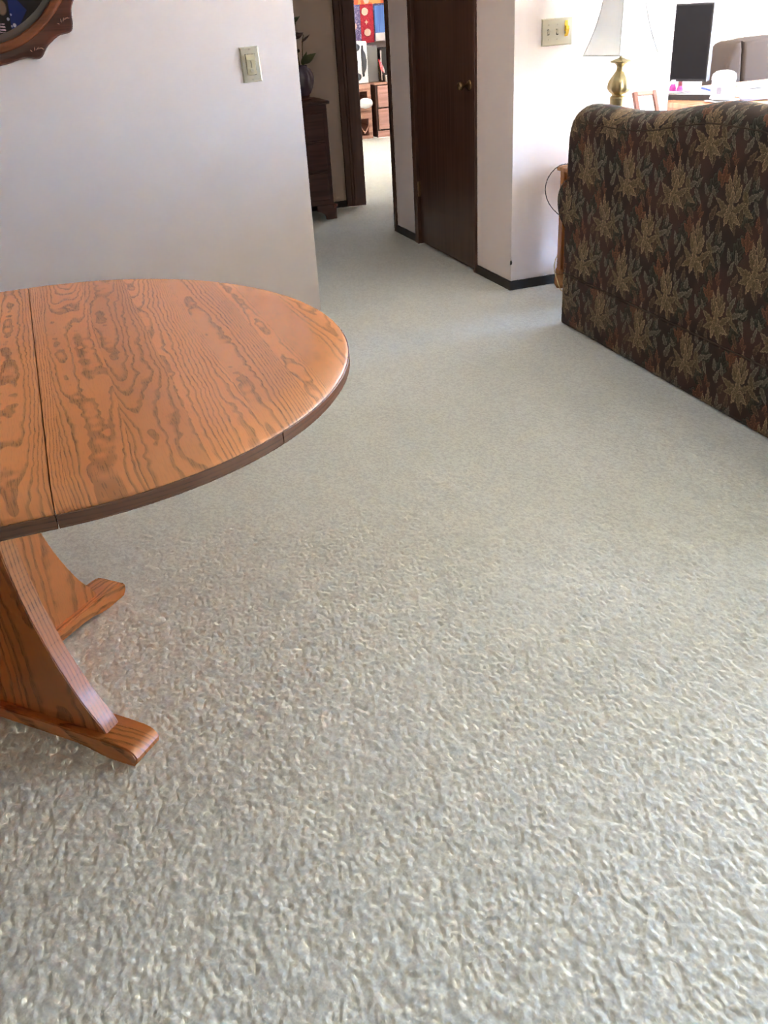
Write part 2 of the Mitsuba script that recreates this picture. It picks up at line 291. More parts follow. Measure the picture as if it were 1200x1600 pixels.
satin('mat_window_frame', lin(235, 235, 232), 0.4)
for n_, (x, (a, b, zs, zt)) in enumerate([(LX_, w) for w in WINDOWS] + [(WX, AW[0])] + [(4.45, FW[0])], 1):
    fr = [box(x + .03, x + .09, a, a + .05, zs, zt), box(x + .03, x + .09, b - .05, b, zs, zt), box(x + .03, x + .09, a, b, zs, zs + .05), box(x + .03, x + .09, a, b, zt - .05, zt), box(x + .03, x + .09, (a + b) / 2 - .025, (a + b) / 2 + .025, zs, zt)]
    struct(f'window_{n_}', join(*fr), 'mat_window_frame', 'white window frame in the outer wall')

# baseboards
BH, BT = 0.047, 0.008
struct('baseboard_living', box(XH - BT, 3.075, YL - BT, YL, 0, BH), 'mat_baseboard', 'black baseboard under the triple switch plate')
struct('baseboard_hall_near', box(XH - BT, XH, YL, 4.545, 0, BH), 'mat_baseboard', 'black baseboard between the wall corner and the dark door')
struct('baseboard_hall_far', box(XH - BT, XH, 5.40, 5.76, 0, BH), 'mat_baseboard', 'black baseboard beyond the dark door')
struct('baseboard_hall_end', box(XE, 2.185, 6.8 - BT, 6.8, 0, BH), 'mat_baseboard', 'black baseboard behind the chest')
struct('baseboard_left', box(-2.88, XE, YW - BT, YW, 0, BH), 'mat_baseboard', 'black baseboard of the wall behind the table')
# trims: door casing and hall-end casings
struct('trim_1', join(box(XH - .014, XH + .1, 4.545, 4.575, 0, 2.07, .003), box(XH - .004, XH + .03, 4.575, 4.583, 0, 2.05)), 'mat_casing', 'dark brown casing on the right of the hallway door')
struct('trim_2', join(box(XH - .016, XH + .1, 5.365, 5.42, 0, 2.07, .003), box(XH - .014, XH + .1, 4.575, 5.365, 2.04, 2.10)), 'mat_casing', 'dark brown casing on the left of the hallway door')
struct('trim_3', box(XH - .012, XH + .11, 5.76, 5.80, 0, HC, .003), 'mat_casing', 'dark brown edge trim where the hallway wall ends')
struct('trim_4', join(box(2.185, 2.245, 6.78, 6.8, 0, 2.12, .003), box(2.245, 2.335, 6.768, 6.93, 0, 2.09, .004), box(2.225, 2.25, 6.774, 6.80, 0, 2.1, .004), box(2.335, 2.345, 6.84, 6.88, 0, 2.08)), 'mat_casing', 'dark brown casing on the left of the bright doorway')
struct('trim_5', join(box(2.335, 3.06, 6.78, 6.92, 2.03, 2.12), box(3.03, 3.12, 6.78, 6.92, 0, 2.12)), 'mat_casing', 'dark brown head and right casing of the bright doorway')
# chip in the wall corner
ch = trimesh.creation.icosphere(2, 1.0); ch.apply_scale([.006, .006, .012]); ch.vertices += 0.15 * (meshkit.noise(ch.vertices * 300, 4)[:, None] - .5) * ch.vertices
add('chip', move(ch, XH, YL, 0.142), 'mat_slot', 'wall_living', True, 'small dark chip near the bottom of the wall corner')

# ------------------------------------------------------------------ hallway door
struct('door_1', box(XH + .004, XH + .04, 4.580, 5.362, 0.012, 2.03, .002), 'mat_door', 'flat dark brown door in the hallway wall')
kp = [(0, -.066), (.010, -.066), (.018, -.062), (.021, -.054), (.020, -.046), (.014, -.038), (.009, -.032), (.008, -.012), (.0, -.012)]
knob = frame_map(lathe([(r, z) for r, z in kp]), (XH + .004, 4.642, 0.95), [0, 1, 0], [0, 0, 1], [1, 0, 0])
rose = frame_map(lathe([(0, -.012), (.012, -.010), (.022, -.006), (.025, 0), (0, 0)]), (XH + .004, 4.642, 0.95), [0, 1, 0], [0, 0, 1], [1, 0, 0])
add('knob', knob, 'mat_nickel', 'door_1', 30, 'round antique metal knob'); add('rose', rose, 'mat_nickel', 'door_1', 30)
def hinge(z):
    m = [frame_map(lathe([(0, 0), (.006, 0), (.0065, .028), (0, .028)], 14), (XH - .004, 5.366, z - .044 + .0295 * k), [1, 0, 0], [0, 1, 0], [0, 0, 1]) for k in range(3)]
    return join(*m, box(XH, XH + .006, 5.35, 5.380, z - .044, z + .044))
for z in (0.334, 1.78): add('hinge', hinge(z), 'mat_nickel', 'door_1', False)

# ------------------------------------------------------------------ dining table
TX, TY, RA, RB, ZT = -0.079, 1.876, 0.629, 0.660, 0.76
LEAF = 0.305
PROF = [(0.078, 0.0), (0.064, -.0007), (0.050, -.0023), (0.037, -.0050), (0.025, -.0085), (0.014, -.0128), (0.008, -.0155), (0.004, -.018), (0.0025, -.0205), (0.0025, -.030)]
BAND = [(0.012, -.0215), (0.0012, -.0215), (0.0, -.0225), (0.0, -.041), (0.003, -.045), (0.012, -.047)]
def half_top(sign):
    n = 97; th = np.linspace(-np.pi / 2, np.pi / 2, n)
    c = np.array([np.cos(th) * RA, np.sin(th) * RB]).T; nm = np.array([np.cos(th) / RA, np.sin(th) / RB]).T; nm /= np.linalg.norm(nm, axis=1, keepdims=True)
    rings = [np.column_stack([c - nm * i, np.full(n, z)]) for i, z in PROF]
    for q in rings: q[:, 0] = np.maximum(q[:, 0], 0)
    ctr = np.array([[0, 0, 0], [0, 0, PROF[-1][1]]]); v = np.vstack(rings + [ctr]); m = len(PROF); f = []
    for j in range(m - 1):
        for i in range(n - 1):
            a, b = j * n + i, j * n + i + 1; f += [[a, a + n, b + n], [a, b + n, b]]
    k = m * n
    for i in range(n - 1): f += [[k, i, i + 1], [k + 1, (m - 1) * n + i + 1, (m - 1) * n + i]]
    for e in (0, n - 1):
        loop = [j * n + e for j in range(m)]
        for j in range(m - 1): f.append([k, loop[j], loop[j + 1]])
        f.append([k, loop[-1], k + 1])
    mesh = trimesh.Trimesh(v, f, process=False); mesh.fix_normals()
    if sign < 0: mesh = move(mesh, rz=180)
    return mesh
def leaf_top(x0, x1):
    pts = [(RB - i, z) for i, z in PROF]; poly = pts + [(-y, z) for y, z in reversed(pts)]
    m = extrude(poly, x1 - x0)
    return frame_map(m, (x0, TY, ZT), [0, 1, 0], [0, 0, 1], [1, 0, 0])
tb = thing('dining_table', 'oval golden oak dining table with a pedestal base on the cream carpet', 'table')
g = 0.001
add('tabletop', move(half_top(1), TX + g, TY, ZT), 'mat_oak_top', tb, 30)
add('table_leaf', leaf_top(TX - LEAF + g, TX - g), 'mat_oak_top', tb, 30)
add('table_leaf', leaf_top(TX - 2 * LEAF + g, TX - LEAF - g), 'mat_oak_top', tb, 30)
add('tabletop', move(half_top(-1), TX - 2 * LEAF - g, TY, ZT), 'mat_oak_top', tb, 30)
BANDP = BAND + [(0.03, -.047), (0.03, -.0215)]
def band_arc(t0, t1, cx, flip=False):
    n = max(4, int(abs(t1 - t0) / 2)); th = np.radians(np.linspace(t0, t1, n + 1)); k = len(BANDP)
    c = np.array([np.cos(th) * RA, np.sin(th) * RB]).T; nm = np.array([np.cos(th) / RA, np.sin(th) / RB]).T; nm /= np.linalg.norm(nm, axis=1, keepdims=True)
    v = np.array([[*(c[i] - nm[i] * q[0]), q[1]] for i in range(n + 1) for q in BANDP]); f = []
    for i in range(n):
        for j in range(k): a, b = i * k + j, i * k + (j + 1) % k; f += [[a, a + k, b + k], [a, b + k, b]]
    for o in (0, n * k):
        for j in range(1, k - 1): f.append([o, o + j, o + j + 1])
    m = trimesh.Trimesh(v, f, process=False); m.fix_normals()
    return move(m, cx, TY, ZT, rz=180 if flip else 0)
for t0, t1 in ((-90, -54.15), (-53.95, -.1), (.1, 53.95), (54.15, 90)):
    add('edge_band', band_arc(t0, t1, TX + g), 'mat_oak_edge_shade', tb, 30, 'edge band under the rounded rim with its shade painted in dark brown')
    add('edge_band', band_arc(t0, t1, TX - 2 * LEAF - g, True), 'mat_oak_edge_shade', tb, 30)
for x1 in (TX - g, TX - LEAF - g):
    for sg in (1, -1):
        m = extrude([(sg * (RB - q[0]), q[1]) for q in BANDP], LEAF - 2 * g); add('edge_band', frame_map(m, (x1 - LEAF + 2 * g, TY, ZT), [0, 1, 0], [0, 0, 1], [1, 0, 0]), 'mat_oak_edge_shade', tb, 30)
CX, CY = TX - LEAF + 0.007, 1.83
FIN = [(.040, .392), (.08, .372), (.12, .345), (.16, .325), (.20, .307), (.24, .291), (.28, .278), (.34, .261), (.40, .249), (.47, .240), (.54, .240), (.61, .252), (.67, .278), (.700, .30)]
fz = spline([(r, z) for z, r in FIN], 40)
FINP = [(0.03, .040)] + [tuple(q) for q in fz] + [(0.03, .700)]
FOOT = [(0.02, .052), (.40, .050), (.44, .048), (.458, .044), (.470, .036), (.476, .026), (.474, .014), (.466, .004), (.462, .0), (.400, .0), (.375, .004), (.345, .012), (.31, .016), (.02, .018)]
def swept(poly, w, d, r=0.004):
    """side profile (out, up) extruded to the width w along the horizontal direction d, arrises eased"""
    P = Polygon(poly).buffer(0); inner = P.buffer(-r, join_style=1)
    body = extrude(P, w - 2 * r); lo = extrude(inner, w)
    m = trimesh.convex.convex_hull(lo) if False else None
    a = frame_map(move(body, dz=-(w - 2 * r) / 2), (CX, CY, 0), [d[0], d[1], 0], [0, 0, 1], [-d[1], d[0], 0])
    b = frame_map(move(lo, dz=-w / 2), (CX, CY, 0), [d[0], d[1], 0], [0, 0, 1], [-d[1], d[0], 0])
    A = manifold3d.Manifold(manifold3d.Mesh(np.asarray(a.vertices, np.float32), np.asarray(a.faces, np.uint32)))
    B = manifold3d.Manifold(manifold3d.Mesh(np.asarray(b.vertices, np.float32), np.asarray(b.faces, np.uint32)))
    return tm(A + B)
for d, m1, m2 in (((S2, -S2), 'mat_oak_near', 'mat_oak_foot'), ((S2, S2), 'mat_oak_far', 'mat_oak_foot_far'), ((-S2, S2), 'mat_oak_near', 'mat_oak_foot'), ((-S2, -S2), 'mat_oak_far', 'mat_oak_foot_far')):
    lg = add('leg', swept(FINP, .042, d, .002), m1, tb, 35)
    add('foot', swept(FOOT, .078, d, .003), m2, tb, 35)
add('column', box(CX - .075, CX + .075, CY - .075, CY + .075, .03, .70, .006), 'mat_oak_plain', tb)
add('top_plate', box(CX - .30, CX + .30, CY - .24, CY + .24, .694, ZT - .046, .004), 'mat_oak_plain', tb)

# ------------------------------------------------------------------ sofa seen from behind
SO = np.array([2.147, 3.544]); SD = np.array([-0.029, -1.0]); SD /= np.linalg.norm(SD); SN = np.array([-SD[1], SD[0]])   # along, away
SL = 2.10
def sofa_pt(e, off, z): return np.stack([SO[0] + e * SD[0] + off * SN[0], SO[1] + e * SD[1] + off * SN[1], z], -1)
KE = np.array([-.2, .0, .15, .35, .55, .75, .95, 1.15, 1.35, 1.55, 1.75, 1.95, 2.10, 2.3])
KZ = np.array([.868, .872, .876, .872, .884, .916, .942, .940, .914, .884, .870, .874, .872, .87])
from scipy.interpolate import PchipInterpolator
zs_ = PchipInterpolator(KE, KZ)
def sweep(prof_fn, es, closed=True, cap=True):
    """a profile of (off, z) swept along the sofa; uv in metres of cloth"""
    rows, uvs = [], []
    for e in es:
        pr = np.asarray(prof_fn(e), float); ee = e
        rows.append(sofa_pt(np.full(len(pr), ee), pr[:, 0], pr[:, 1]))
        s = np.concatenate([[0], np.cumsum(np.linalg.norm(np.diff(pr, axis=0), axis=1))])
        uvs.append(np.column_stack([np.full(len(pr), ee), pr[0, 1] + s]))
    n = len(rows[0]); v, uv, f = np.vstack(rows), np.vstack(uvs), []
    for i in range(len(es) - 1):
        for j in range(n - 1):
            a, b = i * n + j, i * n + j + 1; f += [[a, a + n, b + n], [a, b + n, b]]
    v, uv = list(v), list(uv)
    if cap:
        for i in (0, len(es) - 1):
            base = len(v); pr = np.asarray(prof_fn(es[i]), float); v += list(rows[i]); uv += [(es[i] + o, z) for o, z in pr]
            c = len(v); v.append(rows[i].mean(0)); uv.append((es[i] + pr[:, 0].mean(), pr[:, 1].mean()))
            for j in range(n): f.append([c, base + j, base + (j + 1) % n] if i else [c, base + (j + 1) % n, base + j])
    m = trimesh.Trimesh(np.array(v), f, process=False)
    return m, np.array(uv)
def round_end(e, r=0.065):
    """how far the upper corner drops at the two ends"""
    k = min(e, SL - e)
    return 0.0 if k >= r else r - math.sqrt(max(r * r - (r - max(k, 0)) ** 2, 0))
es_back = np.unique(np.concatenate([np.linspace(0, .07, 12), np.linspace(.07, SL - .07, 60), np.linspace(SL - .07, SL, 12)]))
def back_panel(e):
    zt = float(zs_(e)) - round_end(e)
    return [(.02, .236), (.004, .238)] + [(0.0 - .004 * math.sin(math.pi * t), .242 + t * (zt - .245)) for t in np.linspace(0, 1, 14)] + [(.006, zt)] + [(.05, zt - .01), (.05, .25)]
def back_roll(e):
    zt = float(zs_(e)) - round_end(e)
    loop = [(.085 - .083 * math.cos(t), zt + .004 + .058 * math.sin(t)) for t in np.linspace(-.12, math.pi, 22)]
    return [(.012, zt - .006)] + loop + [(.19, zt - .22), (.20, .42), (.06, .42)]
def skirt(e): return [(.02, .006), (.001, .006)] + [(-.001, z) for z in np.linspace(.02, .226, 8)] + [(.002, .232), (.02, .234)]
sf = thing('sofa', 'dark leaf-tapestry camelback sofa seen from behind, standing on the carpet', 'sofa')
def addsofa(name, fn, es, **k):
    m, uv = sweep(fn, es); return add(name, m, 'mat_sofa', sf, True, uv=uv, **k)
addsofa('backrest', back_panel, es_back)
addsofa('top_roll', back_roll, es_back)
addsofa('skirt', skirt, np.linspace(0, SL, 40), label='lower band of the same leaf tapestry below a piped seam')
def welt(z, r=.0035): return tube([sofa_pt(e, .0, z) for e in np.linspace(0, SL, 60)], r, 6)
add('piping', welt(.236), 'mat_sofa_welt', sf, True)
add('piping', tube([sofa_pt(e, .004, float(zs_(e)) - round_end(e) + .001) for e in np.linspace(.06, SL - .06, 90)], .003, 6), 'mat_sofa_welt', sf, True)
def arm(sgn, e0):
    ang = np.linspace(-0.75, math.pi * 1.22, 26); R = .105
    cs = [(.005 - R * math.cos(t) * 1.0, .535 + R * math.sin(t)) for t in ang]           # rolls outward
    prof = [(.0, .02), (.0, .36), (-.02, .425)] + [(q[0], q[1]) for q in cs] + [(.16, .50), (.16, .02)]
    prof = [(-.0, .02), (-.0, .36), (-.022, .42)] + [(.0 - R * math.cos(t), .535 + R * math.sin(t)) for t in np.linspace(-.85, math.pi, 24)] + [(.13, .52), (.14, .02)]
    offs = np.concatenate([[.008, .010, .018], np.linspace(.03, .84, 12), [.855, .86]]); shrink = np.concatenate([[.012, .005, .0], np.zeros(12), [.004, .012]])
    pr = np.array(prof); cen = pr.mean(0); v, uv, f = [], [], []
    s = np.concatenate([[0], np.cumsum(np.linalg.norm(np.diff(pr, axis=0), axis=1))])
    for o, sh in zip(offs, shrink):
        q = pr + (cen - pr) / np.linalg.norm(cen - pr, axis=1, keepdims=True) * sh
        v.append(sofa_pt(e0 + sgn * q[:, 0], np.full(len(q), o), q[:, 1])); uv.append(np.column_stack([np.full(len(q), o), s]))
    n = len(pr)
    for i in range(len(offs) - 1):
        for j in range(n): a, b = i * n + j, i * n + (j + 1) % n; f += [[a, a + n, b + n], [a, b + n, b]]
    v, uv = list(np.vstack(v)), list(np.vstack(uv))
    for i in (0, len(offs) - 1):
        q = pr + (cen - pr) / np.linalg.norm(cen - pr, axis=1, keepdims=True) * shrink[i]
        base = len(v); v += list(sofa_pt(e0 + sgn * q[:, 0], np.full(n, offs[i]), q[:, 1])); uv += [(e0 + sgn * x, z) for x, z in q]
        tri = trimesh.creation.triangulate_polygon(Polygon(q), engine='earcut')[1]
        # earcut keeps the vertex order of the ring
        f += [[base + int(t) % n for t in r] for r in tri]
    m = trimesh.Trimesh(np.array(v), f, process=False)
    return m, np.array(uv)
for sg, e0 in ((1, 0.0), (-1, SL)):
    m, uv = arm(sg, e0); add('arm', m, 'mat_sofa', sf, True, uv=uv)
def cushion(e0, e1, o0, o1, z0, z1):
    m = rbox(e0, e1, o0, o1, z0, z1, .05); uv = np.column_stack([m.vertices[:, 0] * 1.0, m.vertices[:, 1] + m.vertices[:, 2]])
    m.vertices = sofa_pt(m.vertices[:, 0], m.vertices[:, 1], m.vertices[:, 2]); return m, uv
m, uv = cushion(.12, SL - .12, .05, .80, .06, .33); add('base', m, 'mat_sofa', sf, True, uv=uv)
for k in range(3):
    w = (SL - .28) / 3
    m, uv = cushion(.14 + k * w + .004, .14 + (k + 1) * w - .004, .20, .84, .32, .47); add('seat_cushion', m, 'mat_sofa', sf, True, uv=uv)
    m, uv = cushion(.14 + k * w + .004, .14 + (k + 1) * w - .004, .19, .33, .46, .86); add('back_cushion', m, 'mat_sofa', sf, True, uv=uv)
fr_, fuv = [], None
for e in (.05, SL - .05):
    for o in (.06, .80):
        p = sofa_pt(e, o, 0.0); add('foot', move(box(-.025, .025, -.025, .025, 0, .06, .003), p[0], p[1], 0), 'mat_chest', sf)

# ------------------------------------------------------------------ end table, lamp, cords, small frame
et = thing('end_table', 'honey brown wooden end table between the sofa arm and the wall', 'end table')
ex0, ex1, ey0, ey1, ez = 2.425, 2.92, 3.775, 4.08, 0.60
add('tabletop', box(ex0 - .012, ex1 + .012, ey0 - .01, ey1 + .012, ez - .022, ez, .005), 'mat_endtable', et)
add('apron', join(box(ex0 + .03, ex1 - .03, ey0 + .02, ey0 + .04, ez - .11, ez - .02), box(ex0 + .03, ex1 - .03, ey1 - .04, ey1 - .02, ez - .11, ez - .02), box(ex0 + .015, ex0 + .035, ey0 + .03, ey1 - .03, ez - .11, ez - .02), box(ex1 - .035, ex1 - .015, ey0 + .03, ey1 - .03, ez - .11, ez - .02)), 'mat_endtable', et)
for x in (ex0 + .02, ex1 - .02):
    for y in (ey0 + .02, ey1 - .02):
        add('leg', join(box(x - .018, x + .018, y - .018, y + .018, .09, ez - .02, .003), box(x - .024, x + .024, y - .024, y + .024, .07, .10, .006), move(lathe([(0, 0), (.022, 0), (.034, .02), (.034, .045), (.022, .07), (0, .075)], 20), x, y, 0)), 'mat_endtable', et)
add('side_panel', box(ex0 + .018, ex0 + .03, ey0 + .02, ey1 - .02, .08, ez - .1), 'mat_endtable', et)
add('shelf', box(ex0 + .02, ex1 - .02, ey0 + .02, ey1 - .02, .10, .12), 'mat_endtable', et)
LX, LY = 2.600, 3.88
lp = thing('table_lamp', 'brass table lamp with a white bell shade on the end table', 'lamp')
body = [(0, .0), (.075, .0), (.078, .012), (.06, .03), (.040, .05), (.03, .10), (.028, .19), (.034, .270), (.037, .276), (.038, .300), (.040, .304), (.038, .309), (.030, .315), (.030, .320), (.043, .330), (.051, .342), (.0525, .353), (.050, .368), (.042, .384), (.032, .398), (.024, .408), (.018, .416), (.0185, .420), (.0165, .424), (.0175, .428), (.016, .432), (.018, .438), (.024, .444), (.030, .447), (.046, .452), (.047, .455), (.042, .459), (.024, .465), (.010, .470), (0, .470)]
def fluted(pr, n=64):
    m = lathe(pr, n); v = m.vertices; r = np.hypot(v[:, 0], v[:, 1]); a = np.arctan2(v[:, 1], v[:, 0]); k = np.where((v[:, 2] > .318) & (v[:, 2] < .41), 1 + .04 * np.cos(9 * a) * np.clip((v[:, 2] - .318) / .012, 0, 1) * np.clip((.41 - v[:, 2]) / .02, 0, 1), 1)
    v[:, 0] *= k; v[:, 1] *= k; m.vertices = v; return m
add('base', move(fluted(body), LX, LY, ez), 'mat_brass', lp, 30)
add('pole', move(lathe([(0, .46), (.0075, .46), (.0075, .74), (0, .74)], 16), LX, LY, ez), 'mat_brass', lp, 30)
SB, STP = 0.488, 0.768                                     # shade bottom and top above the end table
def shade_r(t): return 0.178 - 0.085 * t - 0.060 * math.sin(math.pi * t * .5) + .0 * t
def shade_mesh():
    nt, na, v, f = 16, 6, [], []
    per = 8
    for i in range(nt + 1):
        t = i / nt; R = 0.095 + (0.186 - 0.095) * (1 - t) ** 1.7
        for k in range(6):
            a0, a1 = math.radians(174 + 60 * k), math.radians(174 + 60 * (k + 1))
            for q in range(per):
                s = q / per; x = (1 - s) * math.cos(a0) + s * math.cos(a1); y = (1 - s) * math.sin(a0) + s * math.sin(a1)
                rr = R * (1 + .02 * math.sin(math.pi * s)); v.append((rr * x, rr * y, SB + (STP - SB) * t))
    n = 6 * per
    for i in range(nt):
        for j in range(n): a, b = i * n + j, i * n + (j + 1) % n; f += [[a, b, b + n], [a, b + n, a + n]]
    v = np.array(v); inner = v.copy(); inner[:, :2] *= 0.985; L = len(v)
    f2 = [[q[0] + L, q[2] + L, q[1] + L] for q in f]; ring = []
    for j in range(n):
        a, b = j, (j + 1) % n; ring += [[a, a + L, b + L], [a, b + L, b]]
        a, b = nt * n + j, nt * n + (j + 1) % n; ring += [[a, b, b + L], [a, b + L, a + L]]
    return trimesh.Trimesh(np.vstack([v, inner]), f + f2 + ring, process=False)
sh = add('lamp_shade', move(shade_mesh(), LX, LY, ez + .0), 'mat_shade', lp, 25)
for k in range(6):
    a = math.radians(174 + 60 * k); pts = [(LX + (0.0955 + (0.1868 - 0.0955) * (1 - t) ** 1.7) * math.cos(a), LY + (0.0955 + (0.1868 - 0.0955) * (1 - t) ** 1.7) * math.sin(a), ez + SB + (STP - SB) * t) for t in np.linspace(0, 1, 18)]
    add('rib', tube(pts, .0022, 6), 'mat_shade_rib', sh, True)
ring = [(LX + .1868 * math.cos(math.radians(174 + 60 * k)), LY + .1868 * math.sin(math.radians(174 + 60 * k)), ez + SB) for k in range(7)]
pr = np.vstack([np.linspace(ring[k], ring[k + 1], 8)[:-1] for k in range(6)] + [[ring[6]]]); add('hem', tube(pr, .0025, 6), 'mat_shade_rib', sh, True)
single('power_cord', tube(spline([(2.520, 4.072, 0.6045), (2.455, 4.076, 0.606), (2.389, 4.060, 0.595), (2.357, 4.070, 0.556), (2.350, 4.085, 0.494), (2.369, 4.090, 0.439), (2.416, 4.090, 0.381), (2.483, 4.100, 0.327), (2.523, 4.110, 0.256)], 60), .0022, 6), 'mat_cord_dark', 'thin dark cord looping off the end table beside the wall', 'cord', True)
single('power_cord', tube(spline([(2.46, 4.12, .16), (2.43, 4.10, .13), (2.405, 4.06, .09), (2.40, 4.02, .05), (2.402, 3.985, .012), (2.405, 3.96, .008)], 50), .0025, 6), 'mat_cord_tan', 'thin tan cord curving down to the carpet by the end table foot', 'cord', True)
ph = thing('photo_frame', 'small brown wooden picture frame leaning back right of the brass lamp', 'picture frame')
def tilt_frame(m): return move(m, 2.800, 3.815, ez + .012, rx=-30, rz=-6)
fw, fh = .122, .345
add('frame_side', tilt_frame(box(-fw / 2, -fw / 2 + .02, 0, .02, 0, fh, .002)), 'mat_cherry', ph); add('frame_side', tilt_frame(box(fw / 2 - .02, fw / 2, 0, .02, 0, fh, .002)), 'mat_cherry', ph)
add('frame_rail', tilt_frame(box(-fw / 2 + .02, fw / 2 - .02, 0, .02, fh - .02, fh, .002)), 'mat_crate', ph, label='top rail with bright light painted in as paler wood'); add('frame_rail', tilt_frame(box(-fw / 2 + .02, fw / 2 - .02, 0, .02, 0, .02, .002)), 'mat_cherry', ph)  # glare on the top rail is painted in as paler wood
add('picture', tilt_frame(box(-fw / 2 + .018, fw / 2 - .018, .008, .014, .018, fh - .018)), 'mat_paper', ph, label='pale picture')

# ------------------------------------------------------------------ switch plates
def plate(w, h):
    a = box(-w / 2, w / 2, -.0015, 0, -h / 2, h / 2)
    pts = [(sx * w / 2, -.001, sz * h / 2) for sx in (-1, 1) for sz in (-1, 1)] + [(sx * w / 2, 0, sz * h / 2) for sx in (-1, 1) for sz in (-1, 1)] + [(sx * (w / 2 - .005), -.0055, sz * (h / 2 - .005)) for sx in (-1, 1) for sz in (-1, 1)]
    return trimesh.convex.convex_hull(np.array(pts))
def at_wall(m, x, y, z, tilt=0): return move(move(m, ry=tilt), x, y, z)
dm = thing('dimmer_switch', 'ivory dimmer switch on the wall above the oak table', 'light switch')
dx, dy, dz, dt = 0.805, YW, 1.181, -1.6
P_ = lambda m: at_wall(m, dx, dy, dz, dt)
add('plate', P_(plate(.070, .114)), 'mat_ivory', dm)
add('dimmer_body', P_(box(-.0165, .0165, -.0085, -.004, -.033, .033, .001)), 'mat_ivory_warm', dm)
add('slot_line', P_(join(box(-.0175, -.0165, -.0062, -.004, -.034, .034), box(.0165, .0175, -.0062, -.004, -.034, .034), box(-.0175, .0175, -.0062, -.004, .033, .034), box(-.0175, .0175, -.0062, -.004, -.034, -.033))), 'mat_slot', dm)
tg = trimesh.convex.convex_hull(np.array([(sx * .0155, y, z) for sx in (-1, 1) for y, z in ((-.008, .031), (-.008, .014), (-.0105, .031), (-.0165, .0165), (-.016, .0145))]))
add('toggle', P_(tg), 'mat_ivory_warm', dm)
add('slider_slot', P_(box(-.001, .001, -.0092, -.008, -.010, .013)), 'mat_slot', dm)
add('slider_knob', P_(box(-.005, .005, -.0145, -.008, -.0235, -.0135, .001)), 'mat_ivory', dm)
for z in (.0485, -.0485): add('screw', P_(frame_map(lathe([(0, 0), (.003, 0), (.0025, .0008), (0, .001)], 14), (0, -.0053, z), [1, 0, 0], [0, 0, 1], [0, -1, 0])), 'mat_screw', dm)
ts = thing('switch_plate', 'ivory triple switch plate with a yellow tab on the white wall left of the lamp', 'light switch')
qx, qz = 2.4206, 1.1828
Q_ = lambda m: at_wall(m, qx, YL, qz)
add('plate', Q_(plate(.163, .1143)), 'mat_ivory', ts)
for k, up in ((-1, 0), (0, 1)):
    x = k * .046
    add('slot', Q_(box(x - .0055, x + .0055, -.0058, -.005, -.0125, .0125)), 'mat_slot', ts)
    tgl = trimesh.convex.convex_hull(np.array([(x + sx * w, y, z) for sx in (-1, 1) for w, y, z in ((.0045, -.005, .009), (.0045, -.005, -.009), (.0035, -.0165, .014), (.0035, -.0165, .006), )]))
    add('toggle', Q_(tgl), 'mat_ivory', ts)
yt = join(box(.046 - .008, .046 + .008, -.0068, -.005, .0, .045, .0006), trimesh.convex.convex_hull(np.array([(.046 + sx * .008, y, z) for sx in (-1, 1) for y, z in ((-.006, .024), (-.018, .022), (-.022, .010), (-.019, .006), (-.009, .018))])), trimesh.convex.convex_hull(np.array([(.046 + sx * .008, y, z) for sx in (-1, 1) for y, z in ((-.0225, .010), (-.019, .006), (-.006, -.020), (-.008, -.021), (-.016, -.008))])))
add('yellow_tab', Q_(yt), 'mat_yellow', ts, label='bent yellow plastic tab over the third switch')
for k in (-1, 0):
    for z in (.030, -.030): add('screw', Q_(frame_map(lathe([(0, 0), (.003, 0), (.0025, .0008), (0, .001)], 14), (k * .046, -.0053, z), [1, 0, 0], [0, 0, 1], [0, -1, 0])), 'mat_screw', ts)

# ------------------------------------------------------------------ oval carved frame on the left wall
OX, OZ, OA, OB = -0.070, 1.713, 0.376, 0.447              # the outer edge of the inner moulding
pf = thing('oval_frame', 'oval carved dark wooden frame with dark glossy glass on the left wall', 'picture frame')
def frame_outline(n=480):
    th = np.linspace(0, 2 * np.pi, n, endpoint=False); ph = (np.degrees(th) + 57.3 + 30) % 60 - 30      # six crests of two lobes
    bump = lambda c, w: np.exp(-((ph - c) / w) ** 2)
    r = 1.074 + .028 * bump(0, 9.0) + .078 * bump(8.9, 4.2) + .050 * bump(-8.9, 4.0)
    return np.column_stack([OA * r * np.cos(th), OB * r * np.sin(th)])
def oval(a, b, n=160):
    th = np.linspace(0, 2 * np.pi, n, endpoint=False); return np.column_stack([a * np.cos(th), b * np.sin(th)])
def ring_mesh(loops, n):
    v = np.vstack([np.column_stack([l, np.full(n, h)]) for l, h in loops]); f = []
    for j in range(len(loops) - 1):
        for i in range(n): a, b = j * n + i, j * n + (i + 1) % n; f += [[a, b, b + n], [a, b + n, a + n]]
    return trimesh.Trimesh(v, f, process=False)
N_ = 480; out = frame_outline(N_); inn = oval(OA - .028, OB - .028, N_); mid = oval(OA, OB, N_)
outer = ring_mesh([(out, 0), (out, .013), (out * .992, .018), (out * .97, .020), (mid * 1.03, .018), (mid, .014), (mid, .0)], N_)
inner = ring_mesh([(mid, .002), (mid, .018), (mid * .992, .023), ((mid * .5 + inn * .5), .026), (inn * 1.008, .023), (inn, .017), (inn, .004)], N_)
WALLF = lambda m: frame_map(m, (OX, YW, OZ), [1, 0, 0], [0, 0, 1], [0, -1, 0])
add('scalloped_border', WALLF(outer), 'mat_carved', pf, 35, 'dark brown scalloped border with carved leaf sprigs')
add('inner_moulding', WALLF(inner), 'mat_carved_inner', pf, 35, 'lighter brown rounded inner moulding')
